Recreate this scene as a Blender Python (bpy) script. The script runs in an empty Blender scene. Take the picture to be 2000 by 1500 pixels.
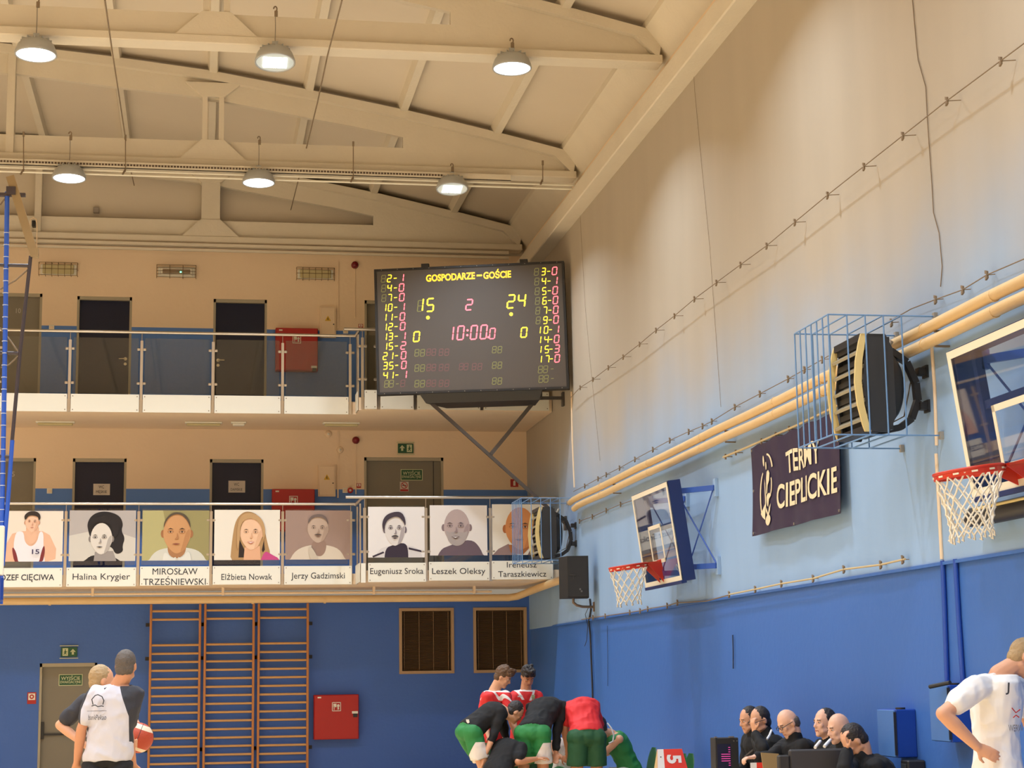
import bpy, bmesh, math, random
import numpy as np
from mathutils import Vector, Matrix
random.seed(7)
# ---------------------------------------------------------------- camera, world, lights, exposure
FPX = 3564.77; YAW, PITCH, ROLL = 0.17097548, 0.15987028, -0.01455925; CZ = 1.75
_w = Vector((math.sin(YAW)*math.cos(PITCH), math.cos(YAW)*math.cos(PITCH), math.sin(PITCH)))
_r0 = Vector((math.cos(YAW), -math.sin(YAW), 0)); _u0 = _r0.cross(_w)
_r = math.cos(ROLL)*_r0 + math.sin(ROLL)*_u0; _u = -math.sin(ROLL)*_r0 + math.cos(ROLL)*_u0
sc = bpy.context.scene; col = sc.collection
cd = bpy.data.cameras.new('camera'); cam = bpy.data.objects.new('camera', cd); col.objects.link(cam)
cd.sensor_width = 36; cd.lens = FPX/2000*36; cd.clip_end = 200; cd.clip_start = 0.05
m = Matrix((_r, _u, -_w)).transposed().to_4x4(); m.translation = (0, 0, CZ); cam.matrix_world = m
sc.camera = cam
sc.view_settings.view_transform = 'Standard'; sc.view_settings.look = 'None'
sc.view_settings.gamma = 1; sc.view_settings.use_curve_mapping = False
sc.view_settings.exposure = 0.0
W = bpy.data.worlds.new('World'); sc.world = W; W.use_nodes = True
W.node_tree.nodes['Background'].inputs[0].default_value = (1, .85, .65, 1)
W.node_tree.nodes['Background'].inputs[1].default_value = 0.3
sc.cycles.max_bounces = 8; sc.cycles.diffuse_bounces = 5; sc.cycles.glossy_bounces = 3
sc.cycles.transparent_max_bounces = 16; sc.cycles.transmission_bounces = 4
sc.cycles.use_denoising = True; sc.cycles.caustics_reflective = False; sc.cycles.caustics_refractive = False
sc.cycles.sample_clamp_indirect = 4
LAMP_W = 110.0; LAMP_COL = (0.75, 0.87, 1.0)
LAMP_X = [-13.3, -10.45, -7.6, -4.75, -1.95, 0.83, 3.72]
LAMP_ROWS = [26.5, 21.2, 15.9, 10.6, 5.3, 0.0]
for Yl in LAMP_ROWS:                      # the light of the hanging high-bay lamps, seen and unseen rows
    for Xl in LAMP_X:
        ld = bpy.data.lights.new('lamp_light', 'AREA'); ld.shape = 'DISK'; ld.size = 0.38
        ld.energy = LAMP_W; ld.color = LAMP_COL; ld.spread = math.radians(131)
        lo = bpy.data.objects.new('lamp_light', ld); col.objects.link(lo); lo.location = (Xl, Yl, 9.02)
# ---------------------------------------------------------------- pixel -> point on a real plane
def at(x, y, X=None, Y=None, Z=None):
    d = _w + _r*((x-1000)/FPX) - _u*((y-750)/FPX)
    t = X/d.x if X is not None else Y/d.y if Y is not None else (Z-CZ)/d.z
    return d*t + Vector((0, 0, CZ))
def V(*a): return Vector(a if len(a) > 1 else a[0])
# ---------------------------------------------------------------- materials
MATS = {}
def mat(name, c, rough=.6, metal=0, noise=0, nscale=3, bump=0, bscale=40, emit=None, spec=.5, alpha=None, streak=False, coat=0):
    if name in MATS: return MATS[name]
    mt = bpy.data.materials.new(name); mt.use_nodes = True; nt = mt.node_tree; b = nt.nodes['Principled BSDF']
    c4 = (c[0], c[1], c[2], 1)
    b.inputs['Base Color'].default_value = c4; b.inputs['Roughness'].default_value = rough
    b.inputs['Metallic'].default_value = metal; b.inputs['Specular IOR Level'].default_value = spec
    if coat: b.inputs['Coat Weight'].default_value = coat
    tc = nt.nodes.new('ShaderNodeTexCoord')
    if noise:
        n = nt.nodes.new('ShaderNodeTexNoise'); n.inputs['Scale'].default_value = nscale; n.inputs['Detail'].default_value = 5
        src = tc.outputs['Object']
        if streak:
            mp = nt.nodes.new('ShaderNodeMapping'); mp.inputs['Scale'].default_value = streak
            nt.links.new(src, mp.inputs[0]); src = mp.outputs[0]
        nt.links.new(src, n.inputs['Vector'])
        mx = nt.nodes.new('ShaderNodeMix'); mx.data_type = 'RGBA'
        mx.inputs[6].default_value = tuple(v*(1-noise) for v in c)+(1,); mx.inputs[7].default_value = tuple(min(1, v*(1+noise)) for v in c)+(1,)
        nt.links.new(n.outputs[0], mx.inputs[0]); nt.links.new(mx.outputs[2], b.inputs['Base Color'])
    if bump:
        n2 = nt.nodes.new('ShaderNodeTexNoise'); n2.inputs['Scale'].default_value = bscale; n2.inputs['Detail'].default_value = 4
        nt.links.new(tc.outputs['Object'], n2.inputs['Vector'])
        bp = nt.nodes.new('ShaderNodeBump'); bp.inputs['Strength'].default_value = bump; bp.inputs['Distance'].default_value = .02
        nt.links.new(n2.outputs[0], bp.inputs['Height']); nt.links.new(bp.outputs[0], b.inputs['Normal'])
    if emit:
        b.inputs['Emission Color'].default_value = (emit[0], emit[1], emit[2], 1); b.inputs['Emission Strength'].default_value = emit[3]
    MATS[name] = mt; return mt
def S(r, g, b):   # sRGB 0-255 -> linear
    f = lambda v: (v/255/12.92) if v/255 <= .04045 else ((v/255+.055)/1.055)**2.4
    return (f(r), f(g), f(b))
def glass_mat(name, tint=(.93, .95, .95), refl=1.0):
    mt = bpy.data.materials.new(name); mt.use_nodes = True; nt = mt.node_tree; nt.nodes.clear()
    o = nt.nodes.new('ShaderNodeOutputMaterial'); t = nt.nodes.new('ShaderNodeBsdfTransparent'); g = nt.nodes.new('ShaderNodeBsdfGlossy')
    t.inputs[0].default_value = (*tint, 1); g.inputs['Roughness'].default_value = .02; g.inputs[0].default_value = (refl, refl, refl, 1)
    f = nt.nodes.new('ShaderNodeFresnel'); ge = nt.nodes.new('ShaderNodeNewGeometry'); io = nt.nodes.new('ShaderNodeMapRange')
    nt.links.new(ge.outputs['Backfacing'], io.inputs[0]); io.inputs[3].default_value = 1.5; io.inputs[4].default_value = 1/1.5; nt.links.new(io.outputs[0], f.inputs[0])
    mx = nt.nodes.new('ShaderNodeMixShader'); nt.links.new(f.outputs[0], mx.inputs[0]); nt.links.new(t.outputs[0], mx.inputs[1]); nt.links.new(g.outputs[0], mx.inputs[2])
    nt.links.new(mx.outputs[0], o.inputs[0]); MATS[name] = mt; return mt
# ---------------------------------------------------------------- mesh builder
class MB:
    def __init__(s): s.v = []; s.f = []; s.sm = []; s.mi = []; s.cur = 0
    def add(s, vs, fs, smooth=False):
        o = len(s.v); s.v += [tuple(v) for v in vs]
        for f in fs: s.f.append(tuple(i+o for i in f)); s.sm.append(smooth); s.mi.append(s.cur)
        return s
    def hexa(s, p):   # 8 corners: bottom 0-3 ccw, top 4-7
        return s.add(p, [(3, 2, 1, 0), (4, 5, 6, 7), (0, 1, 5, 4), (1, 2, 6, 5), (2, 3, 7, 6), (3, 0, 4, 7)])
    def box(s, x0, x1, y0, y1, z0, z1):
        return s.hexa([(x0, y0, z0), (x1, y0, z0), (x1, y1, z0), (x0, y1, z0), (x0, y0, z1), (x1, y0, z1), (x1, y1, z1), (x0, y1, z1)])
    def cbox(s, x0, x1, y0, y1, z0, z1, c=.01):   # chamfered box
        xs, ys, zs = (x0, x1), (y0, y1), (z0, z1); vs = []
        bm = bmesh.new()
        for x in xs:
            for y in ys:
                for z in zs:
                    sx = 1 if x == x0 else -1; sy = 1 if y == y0 else -1; sz = 1 if z == z0 else -1
                    bm.verts.new((x+sx*c, y, z+sz*c)); bm.verts.new((x, y+sy*c, z+sz*c)); bm.verts.new((x+sx*c, y+sy*c, z))
        return s._hull(bm)
    def _hull(s, bm, smooth=False):
        bmesh.ops.convex_hull(bm, input=bm.verts[:]); 
        for v in [v for v in bm.verts if not v.link_faces]: bm.verts.remove(v)
        bmesh.ops.dissolve_limit(bm, angle_limit=.01, verts=bm.verts[:], edges=bm.edges[:])
        bmesh.ops.recalc_face_normals(bm, faces=bm.faces[:])
        bm.verts.index_update(); s.add([v.co[:] for v in bm.verts], [[v.index for v in f.verts] for f in bm.faces], smooth); bm.free(); return s
    def hull(s, pts, smooth=False):
        bm = bmesh.new()
        for p in pts: bm.verts.new(p)
        return s._hull(bm, smooth)
    def obox(s, c, ax, ay, az):   # centre and half-axes vectors
        c = V(c); ax = V(ax); ay = V(ay); az = V(az)
        return s.hexa([c-ax-ay-az, c+ax-ay-az, c+ax+ay-az, c-ax+ay-az, c-ax-ay+az, c+ax-ay+az, c+ax+ay+az, c-ax+ay+az])
    def bar(s, p0, p1, w, h, up=(0, 0, 1)):
        p0 = V(p0); p1 = V(p1); d = (p1-p0); L = d.length; d.normalize(); u = V(up)
        a = d.cross(u)
        if a.length < 1e-4: a = d.cross(V(1, 0, 0))
        a.normalize(); b = a.cross(d)
        return s.obox((p0+p1)/2, a*w/2, b*h/2*-1, d*L/2)
    def prism(s, poly, off):   # planar polygon (3D pts) extruded by off
        n = len(poly); off = V(off); a = [V(p) for p in poly]; b = [p+off for p in a]
        return s.add(a+b, [tuple(range(n))[::-1], tuple(range(n, 2*n))]+[(i, (i+1) % n, n+(i+1) % n, n+i) for i in range(n)])
    def tube(s, pts, r, n=8, closed=False, smooth=True, caps=True):
        pts = [V(p) for p in pts]; N = len(pts); rr = r if isinstance(r, (list, tuple)) else [r]*N
        vs = []; prev = None
        for i, p in enumerate(pts):
            if closed: t = pts[(i+1) % N]-pts[i-1]
            else: t = pts[min(i+1, N-1)]-pts[max(i-1, 0)]
            if t.length < 1e-9: t = V(0, 0, 1)
            t.normalize()
            if prev is None:
                a = t.cross(V(0, 0, 1)); a = a if a.length > .1 else t.cross(V(1, 0, 0)); a.normalize()
            else:
                a = prev-t*prev.dot(t); a = a if a.length > 1e-5 else t.cross(V(1, 0, 0)); a.normalize()
            prev = a; b = t.cross(a)
            vs += [p+(a*math.cos(k*2*math.pi/n)+b*math.sin(k*2*math.pi/n))*rr[i] for k in range(n)]
        fs = [(i*n+k, i*n+(k+1) % n, (i+1) % N*n+(k+1) % n, (i+1) % N*n+k) for i in range(N if closed else N-1) for k in range(n)]
        s.add(vs, fs, smooth)
        if not closed and caps: s.add(vs[:n], [tuple(range(n))[::-1]]); s.add(vs[-n:], [tuple(range(n))])
        return s
    def cyl(s, p0, p1, r, n=12, r1=None): return s.tube([p0, p1], [r, r if r1 is None else r1], n)
    def lathe(s, c, prof, n=24, axis=(0, 0, 1), smooth=True):   # prof list of (r, h)
        ax = V(axis).normalized(); a = ax.cross(V(0, 1, 0)); a = a if a.length > .1 else ax.cross(V(1, 0, 0)); a.normalize(); b = ax.cross(a); c = V(c)
        vs = [c+ax*h+(a*math.cos(k*2*math.pi/n)+b*math.sin(k*2*math.pi/n))*max(r, 1e-4) for r, h in prof for k in range(n)]
        return s.add(vs, [(i*n+k, i*n+(k+1) % n, (i+1)*n+(k+1) % n, (i+1)*n+k) for i in range(len(prof)-1) for k in range(n)], smooth)
    def ell(s, c, r, R=None, nu=14, nv=9):   # ellipsoid
        c = V(c); r = (r, r, r) if not hasattr(r, '__len__') else r; R = R or Matrix.Identity(3); vs = []
        for j in range(nv+1):
            th = math.pi*j/nv
            for k in range(nu):
                ph = 2*math.pi*k/nu; vs.append(c+R @ V(r[0]*math.sin(th)*math.cos(ph), r[1]*math.sin(th)*math.sin(ph), r[2]*math.cos(th)))
        return s.add(vs, [(j*nu+k, (j+1)*nu+k, (j+1)*nu+(k+1) % nu, j*nu+(k+1) % nu) for j in range(nv) for k in range(nu)], True)
    def cap(s, p0, p1, r0, r1=None, n=12):   # capsule
        r1 = r0 if r1 is None else r1; p0 = V(p0); p1 = V(p1); d = p1-p0; L = max(d.length, 1e-5); d = d/L; pts = []; rr = []
        for k in range(5): a = math.pi/2*(1-k/4); pts.append(p0-d*r0*math.sin(a)); rr.append(max(r0*math.cos(a), 1e-4))
        for k in range(5): a = math.pi/2*k/4; pts.append(p1+d*r1*math.sin(a)); rr.append(max(r1*math.cos(a), 1e-4))
        return s.tube(pts, rr, n, caps=False)
    def loft(s, secs, n=18, caps=True):   # secs: (centre, ax vector, ay vector)
        vs = []
        for c, ax, ay in secs: vs += [V(c)+V(ax)*math.cos(2*math.pi*k/n)+V(ay)*math.sin(2*math.pi*k/n) for k in range(n)]
        s.add(vs, [(i*n+k, i*n+(k+1) % n, (i+1)*n+(k+1) % n, (i+1)*n+k) for i in range(len(secs)-1) for k in range(n)], True)
        if caps: s.add(vs[:n], [tuple(range(n))[::-1]]); s.add(vs[-n:], [tuple(range(n))])
        return s
    def mesh(s, name, org=(0, 0, 0)):
        me = bpy.data.meshes.new(name); o = V(org)
        me.from_pydata([(x-o.x, y-o.y, z-o.z) for x, y, z in s.v], [], s.f)
        me.polygons.foreach_set('use_smooth', s.sm); me.polygons.foreach_set('material_index', s.mi); me.update(); return me
    def build(s, name, mt, parent=None, loc=None):
        org = V(loc) if loc is not None else (ORG[parent.name] if parent else V(0, 0, 0))
        ob = bpy.data.objects.new(name, s.mesh(name, org))
        for q in (mt if isinstance(mt, (list, tuple)) else [mt]): ob.data.materials.append(q)
        return link(ob, parent, org)
ORG = {}
def link(ob, parent=None, org=V(0, 0, 0)):
    col.objects.link(ob); ORG[ob.name] = V(org)
    if parent: ob.parent = parent; ob.location = V(org)-ORG[parent.name]
    else: ob.location = org
    return ob
def thing(name, label, cat, loc, group=None):
    o = bpy.data.objects.new(name, None); o.empty_display_size = .1; link(o, None, V(loc)); return tag(o, label, cat, group)
def tag(o, label, cat=None, group=None):
    o['label'] = label
    if cat: o['category'] = cat
    if group: o['group'] = group
    return o
def struct(name, mb, mt, parent=None):
    o = mb.build(name, mt, parent)
    if not parent: o['kind'] = 'structure'
    return o
def piece(name, src, parent, dloc):   # share mesh data between alike pieces
    c = bpy.data.objects.new(name, src.data); link(c, parent, ORG[src.name]+V(dloc)); return c
def copy_tree(o, parent=None):
    c = o.copy(); col.objects.link(c); c.parent = parent; ORG[c.name] = ORG[o.name]
    for ch in list(o.children): copy_tree(ch, c)
    return c
def text(name, s, mt, parent, org, ux, uy, size, align='CENTER', depth=.002, fit=None, bold=0, space=1, shear=0):
    cu = bpy.data.curves.new(name, 'FONT'); cu.body = s; cu.size = 1; cu.align_x = align; cu.align_y = 'CENTER'; cu.resolution_u = 3; cu.space_line = space; cu.shear = shear
    if bold: cu.offset = bold
    to = bpy.data.objects.new(name, cu); dg = bpy.context.evaluated_depsgraph_get(); 
    col.objects.link(to); dg.update(); me = bpy.data.meshes.new_from_object(to.evaluated_get(dg)); bpy.data.objects.remove(to); bpy.data.curves.remove(cu)
    co = np.empty(len(me.vertices)*3); me.vertices.foreach_get('co', co); co = co.reshape(-1, 3)
    ux = V(ux).normalized(); uyv = V(uy); uyn = uyv.normalized(); n = ux.cross(uyn)
    sx = size
    if fit: w = co[:, 0].max()-co[:, 0].min(); sx = fit/w
    cx = (co[:, 0].max()+co[:, 0].min())/2 if align == 'CENTER' else 0; cy = (co[:, 1].max()+co[:, 1].min())/2
    org = V(org); po = ORG[parent.name] if parent else V(0, 0, 0)
    out = [org-po+ux*((a[0]-cx)*sx)+uyn*((a[1]-cy)*size)+n*depth for a in co]
    me.vertices.foreach_set('co', [q for p in out for q in p]); me.materials.clear(); me.materials.append(mt); me.update()
    ob = bpy.data.objects.new(name, me); return link(ob, parent, po)
def decal(mb, org, ux, uy, polys, off=.002):   # flat print: polygons in (u, v) on a plane
    org = V(org); ux = V(ux); uy = V(uy); n = ux.cross(uy).normalized()*off
    for p in polys: mb.add([org+ux*a+uy*b+n for a, b in p], [tuple(range(len(p)))])
    return mb
def circ(cx, cy, rx, ry=None, n=16, a0=0, a1=2*math.pi):
    ry = rx if ry is None else ry
    full = abs(a1-a0-2*math.pi) < 1e-6
    return [(cx+rx*math.cos(a0+(a1-a0)*k/(n if full else n-1)), cy+ry*math.sin(a0+(a1-a0)*k/(n if full else n-1))) for k in range(n)]
# ================================================================ colours
cream = mat('cream_paint', S(236, 212, 182), .75, noise=.05, nscale=1.2, bump=.15, bscale=14)
ceilm = mat('ceiling_paint', S(210, 198, 180), .8, noise=.05, nscale=.9, bump=.12, bscale=9)
conc = mat('painted_concrete', S(216, 206, 188), .75, noise=.06, nscale=2, bump=.25, bscale=18)
white = mat('white_panel', S(232, 228, 214), .45)
wblue = mat('blue_wainscot', S(82, 126, 200), .5, noise=.05, nscale=2, bump=.1, bscale=20)
dblue = mat('dark_blue_wall', S(62, 104, 184), .5, noise=.06, nscale=1.5, bump=.1, bscale=20)
sblue = mat('side_blue_wall', S(64, 112, 190), .42, noise=.06, nscale=.8, bump=.12, bscale=12, streak=(1, 1, .15))
steel = mat('brushed_steel', (.62, .58, .52), .28, metal=1)
dark = mat('black_plastic', (.018, .018, .02), .45)
bronze = mat('pipe_paint', S(222, 190, 140), .45, noise=.06, nscale=6, bump=.1)
wirem = mat('wire_brown', (.22, .16, .10), .6)
glass = glass_mat('rail_glass', (.86, .88, .88))
XW, YE, XL, YB0 = 5.75, 31.8, -16.5, -3.0
LEDGE = 9.06
# roof height at X (the trusses' top chords follow it)
_rx = [-16.6, -12, -9, -5.4, -3.0, -1.39, .06, 1.55, 3.07, 4.57, 5.9]; _rz = [9.67, 10.55, 10.95, 11.16, 11.12, 10.985, 10.83, 10.59, 10.32, 10.0, 9.69]
def roofz(x): return float(np.interp(x, _rx, _rz))
# ---- wall_right: blue dado, light blue field fading up to cream
wr = MB(); wr.box(XW, XW+.3, YB0, YE+.3, 0, 2.59); struct('wall_right', wr, sblue)
fm = bpy.data.materials.new('field_paint'); fm.use_nodes = True; nt = fm.node_tree; b = nt.nodes['Principled BSDF']; b.inputs['Roughness'].default_value = .6
tc = nt.nodes.new('ShaderNodeTexCoord'); sp = nt.nodes.new('ShaderNodeSeparateXYZ'); nt.links.new(tc.outputs['Object'], sp.inputs[0])
n1 = nt.nodes.new('ShaderNodeTexNoise'); n1.inputs['Scale'].default_value = .6; n1.inputs['Detail'].default_value = 4; nt.links.new(tc.outputs['Object'], n1.inputs['Vector'])
ma = nt.nodes.new('ShaderNodeMath'); ma.operation = 'MULTIPLY_ADD'; nt.links.new(n1.outputs[0], ma.inputs[0]); ma.inputs[1].default_value = 1.6; nt.links.new(sp.outputs[2], ma.inputs[2])
mr = nt.nodes.new('ShaderNodeMapRange'); mr.interpolation_type = 'SMOOTHSTEP'; nt.links.new(ma.outputs[0], mr.inputs[0]); mr.inputs[1].default_value = 4.5; mr.inputs[2].default_value = 6.9
mx = nt.nodes.new('ShaderNodeMix'); mx.data_type = 'RGBA'; nt.links.new(mr.outputs[0], mx.inputs[0]); mx.inputs[6].default_value = (*S(148, 180, 218), 1); mx.inputs[7].default_value = (*S(180, 169, 152), 1)
mp = nt.nodes.new('ShaderNodeMapping'); mp.inputs['Scale'].default_value = (1, 1.1, .16); nt.links.new(tc.outputs['Object'], mp.inputs[0])
n2 = nt.nodes.new('ShaderNodeTexNoise'); n2.inputs['Scale'].default_value = 1.6; n2.inputs['Detail'].default_value = 6; nt.links.new(mp.outputs[0], n2.inputs['Vector'])
mr2 = nt.nodes.new('ShaderNodeMapRange'); nt.links.new(n2.outputs[0], mr2.inputs[0]); mr2.inputs[1].default_value = .35; mr2.inputs[2].default_value = .7; mr2.inputs[3].default_value = 1.0; mr2.inputs[4].default_value = .93
mx2 = nt.nodes.new('ShaderNodeMix'); mx2.data_type = 'RGBA'; mx2.blend_type = 'MULTIPLY'; mx2.inputs[0].default_value = 1
nt.links.new(mx.outputs[2], mx2.inputs[6]); nt.links.new(mr2.outputs[0], mx2.inputs[7]); nt.links.new(mx2.outputs[2], b.inputs['Base Color'])
wf = MB(); wf.box(XW-.012, XW+.3, YB0, YE+.3, 2.59, LEDGE-.28); o = struct('wall_right_upper', wf, fm)
wt = MB(); wt.box(XW, XW+.3, YB0, YE+.3, LEDGE-.28, 9.78)
struct('trim_2', MB().cbox(5.5, XW+.1, YB0, YE, LEDGE-.28, LEDGE, .015), conc)
struct('wall_right_top', wt, cream)
struct('trim_1', MB().box(XW-.03, XW-.01, YB0, 29.6, 2.575, 2.6), MATS['side_blue_wall'])
struct('wall_left', MB().box(XL-.3, XL, YB0, YE+.3, 0, 9.78), cream)
struct('wall_back', MB().box(XL, XW, YB0-.3, YB0, 0, 11.2), cream)
parq = mat('parquet', S(244, 214, 170), .4, noise=.06, nscale=6, streak=(6, .6, 1))
struct('floor', MB().box(XL, XW, YB0, YE, -.1, 0), parq)
# ---- end wall: lower storey, gallery storeys; door openings are cut by building it from blocks
def wall_blocks(name, z0, z1, holes, m, yf=YE, x0=XL, x1=XW):
    mb = MB(); xs = sorted(holes); cur = x0
    for a, b2, hz0, hz1 in xs:
        mb.box(cur, a, yf, yf+.3, z0, z1)
        if hz1 < z1: mb.box(a, b2, yf, yf+.3, hz1, z1)
        if hz0 > z0: mb.box(a, b2, yf, yf+.3, z0, hz0)
        cur = b2
    mb.box(cur, x1, yf, yf+.3, z0, z1); return struct(name, mb, m)
H1 = [(-2.6, -1.66, 0, 2.11), (3.44, 4.40, 1.85, 2.98), (4.74, 5.69, 1.85, 2.98)]
wall_blocks('wall_end', 0, 3.2, H1, dblue)
H2 = [(-3.75, -2.75, 3.47, 5.57), (-2.14, -1.24, 3.47, 5.57), (.17, 1.09, 3.47, 5.57), (2.84, 4.24, 3.47, 5.62)]
H3 = [(-3.75, -2.72, 6.3, 8.43), (-2.13, -1.20, 6.3, 8.40), (.20, 1.13, 6.3, 8.40), (2.85, 4.25, 6.3, 8.43)]
def clip(h, a, b2): return [(x0, x1, max(z0, a), min(z1, b2)) for x0, x1, z0, z1 in h]
wall_blocks('wall_end_lower_gallery_dado', 3.47, 5.05, clip(H2, 3.47, 5.05), wblue)
wall_blocks('wall_end_lower_gallery', 5.05, 6.2, clip(H2, 5.05, 6.2), cream)
wall_blocks('wall_end_upper_gallery_dado', 6.3, 7.87, clip(H3, 6.3, 7.87), wblue)
wall_blocks('wall_end_upper_gallery', 7.87, 9.3, clip(H3, 7.87, 9.3), cream)
mb = MB(); xs = np.linspace(XL, XW, 24)
for a, b2 in zip(xs[:-1], xs[1:]): mb.hexa([(a, YE+.02, 9.3), (b2, YE+.02, 9.3), (b2, YE+.3, 9.3), (a, YE+.3, 9.3), (a, YE+.02, roofz(a)+.1), (b2, YE+.02, roofz(b2)+.1), (b2, YE+.3, roofz(b2)+.1), (a, YE+.3, roofz(a)+.1)])
struct('wall_end_top', mb, ceilm)
# ---- galleries
XJ = 2.53
def slab(z0, z1, yr, nm):
    g = MB(); g.box(XL, XJ, 29.84, YE, z0, z1); g.box(XJ, XW-.02, yr+.04, YE, z0, z1); return struct(nm, g, cream)
slab(3.30, 3.47, 28.95, 'floor_lower_gallery'); slab(6.09, 6.30, 29.3, 'floor_upper_gallery')
# ---- roof slabs between the trusses, each with its ribs
ceil = struct('ceiling', MB().box(XL-.3, XW+.3, YB0, YB0+.3, 11.2, 11.4), ceilm)
TR = [26.8, 21.45, 16.1, 10.8, 5.5, .2]
RIBX = [4.43-1.435*k for k in range(15)]
TY = [31.95, 26.8, 21.45, 16.1, 10.8, 5.5, .2, -3.0]
edges = [XW] + RIBX + [XL]
for j in range(len(TY)-1):
    y1, y0 = TY[j]+.05, TY[j+1]+.05
    for k in range(len(edges)-1):
        b2, a = edges[k], edges[k+1]; g = .012; n = 3; P = MB()
        sub = np.linspace(a+g, b2-g, n)
        for s0, s1 in zip(sub[:-1], sub[1:]):
            P.hexa([(s0, y0, roofz(s0)+.10), (s1, y0, roofz(s1)+.10), (s1, y1, roofz(s1)+.10), (s0, y1, roofz(s0)+.10), (s0, y0, roofz(s0)+.2), (s1, y0, roofz(s1)+.2), (s1, y1, roofz(s1)+.2), (s0, y1, roofz(s0)+.2)])
        P.build('roof_slab', ceilm, ceil)
    for k, x in enumerate(RIBX):
        if roofz(x): MB().hexa([(x-.055, y0, roofz(x)-.03), (x+.055, y0, roofz(x+.05)-.03), (x+.055, y1, roofz(x+.05)-.03), (x-.055, y1, roofz(x)-.03), (x-.09, y0, roofz(x)+.13), (x+.09, y0, roofz(x)+.13), (x+.09, y1, roofz(x)+.13), (x-.09, y1, roofz(x)+.13)]).build('roof_rib', conc, ceil)
    # trimmer panel along the wall
    MB().hexa([(5.45, y0, roofz(5.45)+.0), (XW, y0, LEDGE+.35), (XW, y1, LEDGE+.35), (5.45, y1, roofz(5.45)+.0), (5.45, y0, roofz(5.45)+.13), (XW, y0, roofz(XW)+.12), (XW, y1, roofz(XW)+.12), (5.45, y1, roofz(5.45)+.13)]).build('edge_rib', conc, ceil)
# ---- trusses (profile measured in X-Z)
OPL = [(.29, 10.38), (1.42, 10.19), (2.31, 10.05), (2.99, 9.92)]; OPL2 = [(-2.74, 10.68), (-1.33, 10.54), (-.03, 10.43)]
ZB, ZF, ZW = 9.34, 9.45, 9.75
def truss(Y, label, gap):
    t = thing('roof_truss', label, 'roof truss', (2, Y, ZB)); F0, F1 = Y-.15, Y+.15   # flange faces
    W0, W1 = Y-.045, Y+.045
    MB().cbox(XL, 5.66, F0, F1, ZB, ZF, .012).build('bottom_chord', conc, t)
    w = MB(); off = (0, W1-W0, 0)
    pr = lambda pts: w.prism([(x, W0, z) for x, z in pts], off)
    # lower web strips and gussets
    for xc in (.13, -2.76-.05, -5.7, -8.6, -11.5):
        w2 = MB(); w2.prism([(xc-.49, F0+.02, ZF-.002), (xc+.49, F0+.02, ZF-.002), (xc+.17, F0+.02, ZW), (xc-.17, F0+.02, ZW)], (0, F1-F0-.04, 0)); 
        if xc > -2 or xc < -4: w2.build('gusset', conc, t)
        zt = roofz(xc)
        if gap and xc > -2:
            MB().box(xc-.16, xc-.085, F0+.04, F1-.04, ZW-.02, zt-.38).build('post', conc, t); MB().box(xc+.085, xc+.16, F0+.04, F1-.04, ZW-.02, zt-.38).build('post', conc, t)
            MB().prism([(xc-.16, F0+.02, zt-.40), (xc+.16, F0+.02, zt-.40), (xc+.42, F0+.02, zt-.18), (xc-.42, F0+.02, zt-.18)], (0, F1-F0-.04, 0)).build('post_head', conc, t)
        else:
            MB().box(xc-(.16 if xc > -2 else .055), xc+(.16 if xc > -2 else .055), F0+.04, F1-.04, (ZW if xc > -2 or xc < -4 else ZF)-.02, zt-.1).build('post', conc, t)
            if xc > -2: MB().prism([(xc-.16, F0+.02, zt-.40), (xc+.16, F0+.02, zt-.40), (xc+.42, F0+.02, zt-.18), (xc-.42, F0+.02, zt-.18)], (0, F1-F0-.04, 0)).build('post_head', conc, t)
    xs = [-16.4, -12, -9, -5.6]
    pr([(XL, ZF-.01), (-.03, ZF-.01), (-.03, ZW), (XL, ZW)]); pr([(.29, ZF-.01), (2.99, ZF-.01), (2.99, ZW), (.29, ZW)])
    pr([(2.99, ZF-.01), (5.62, ZF-.01), (5.62, roofz(5.62)-.05)]+[(x, roofz(x)-.03) for x in (4.57, 3.07)]+[(2.99, roofz(2.99)-.03)])
    for a, b2 in zip(OPL[:-1], OPL[1:]): pr([a, b2, (b2[0], roofz(b2[0])-.02), (a[0], roofz(a[0])-.02)])
    tops = [(-16.4, 9.4), (-12, 10.1), (-9, 10.5), (-5.4, 10.72), (-2.74, 10.68), (-1.33, 10.54), (-.03, 10.43), (.29, 10.38)]
    for a, b2 in zip(tops[:-1], tops[1:]): pr([a, b2, (b2[0], roofz(b2[0])-.02), (a[0], roofz(a[0])-.02)])
    w.build('web_plate', conc, t)
    c = MB(); cx = [-16.4, -12, -9, -5.4, -3, -1.39, .06, 1.55, 3.07, 4.57, 5.62]
    for a, b2 in zip(cx[:-1], cx[1:]):
        th = .14; c.hexa([(a, F0, roofz(a)-th), (b2, F0, roofz(b2)-th), (b2, F1, roofz(b2)-th), (a, F1, roofz(a)-th), (a, F0, roofz(a)-.01), (b2, F0, roofz(b2)-.01), (b2, F1, roofz(b2)-.01), (a, F1, roofz(a)-.01)])
    c.build('top_chord', conc, t)
    MB().hexa([(5.30, F0+.004, 9.70), (5.61, F0+.004, 9.40), (5.61, F1-.004, 9.40), (5.30, F1-.004, 9.70), (5.30, F0+.004, 9.74), (5.66, F0+.004, 9.66), (5.66, F1-.004, 9.66), (5.30, F1-.004, 9.74)]).build('end_haunch', conc, t)
    return t
truss(31.62, 'cream concrete roof truss against the end wall above the upper gallery', False)
truss(26.8, 'cream concrete roof truss in the middle, carrying the cable tray', True)
truss(21.45, 'cream concrete roof truss nearest the camera at the top of the picture', True)

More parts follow.
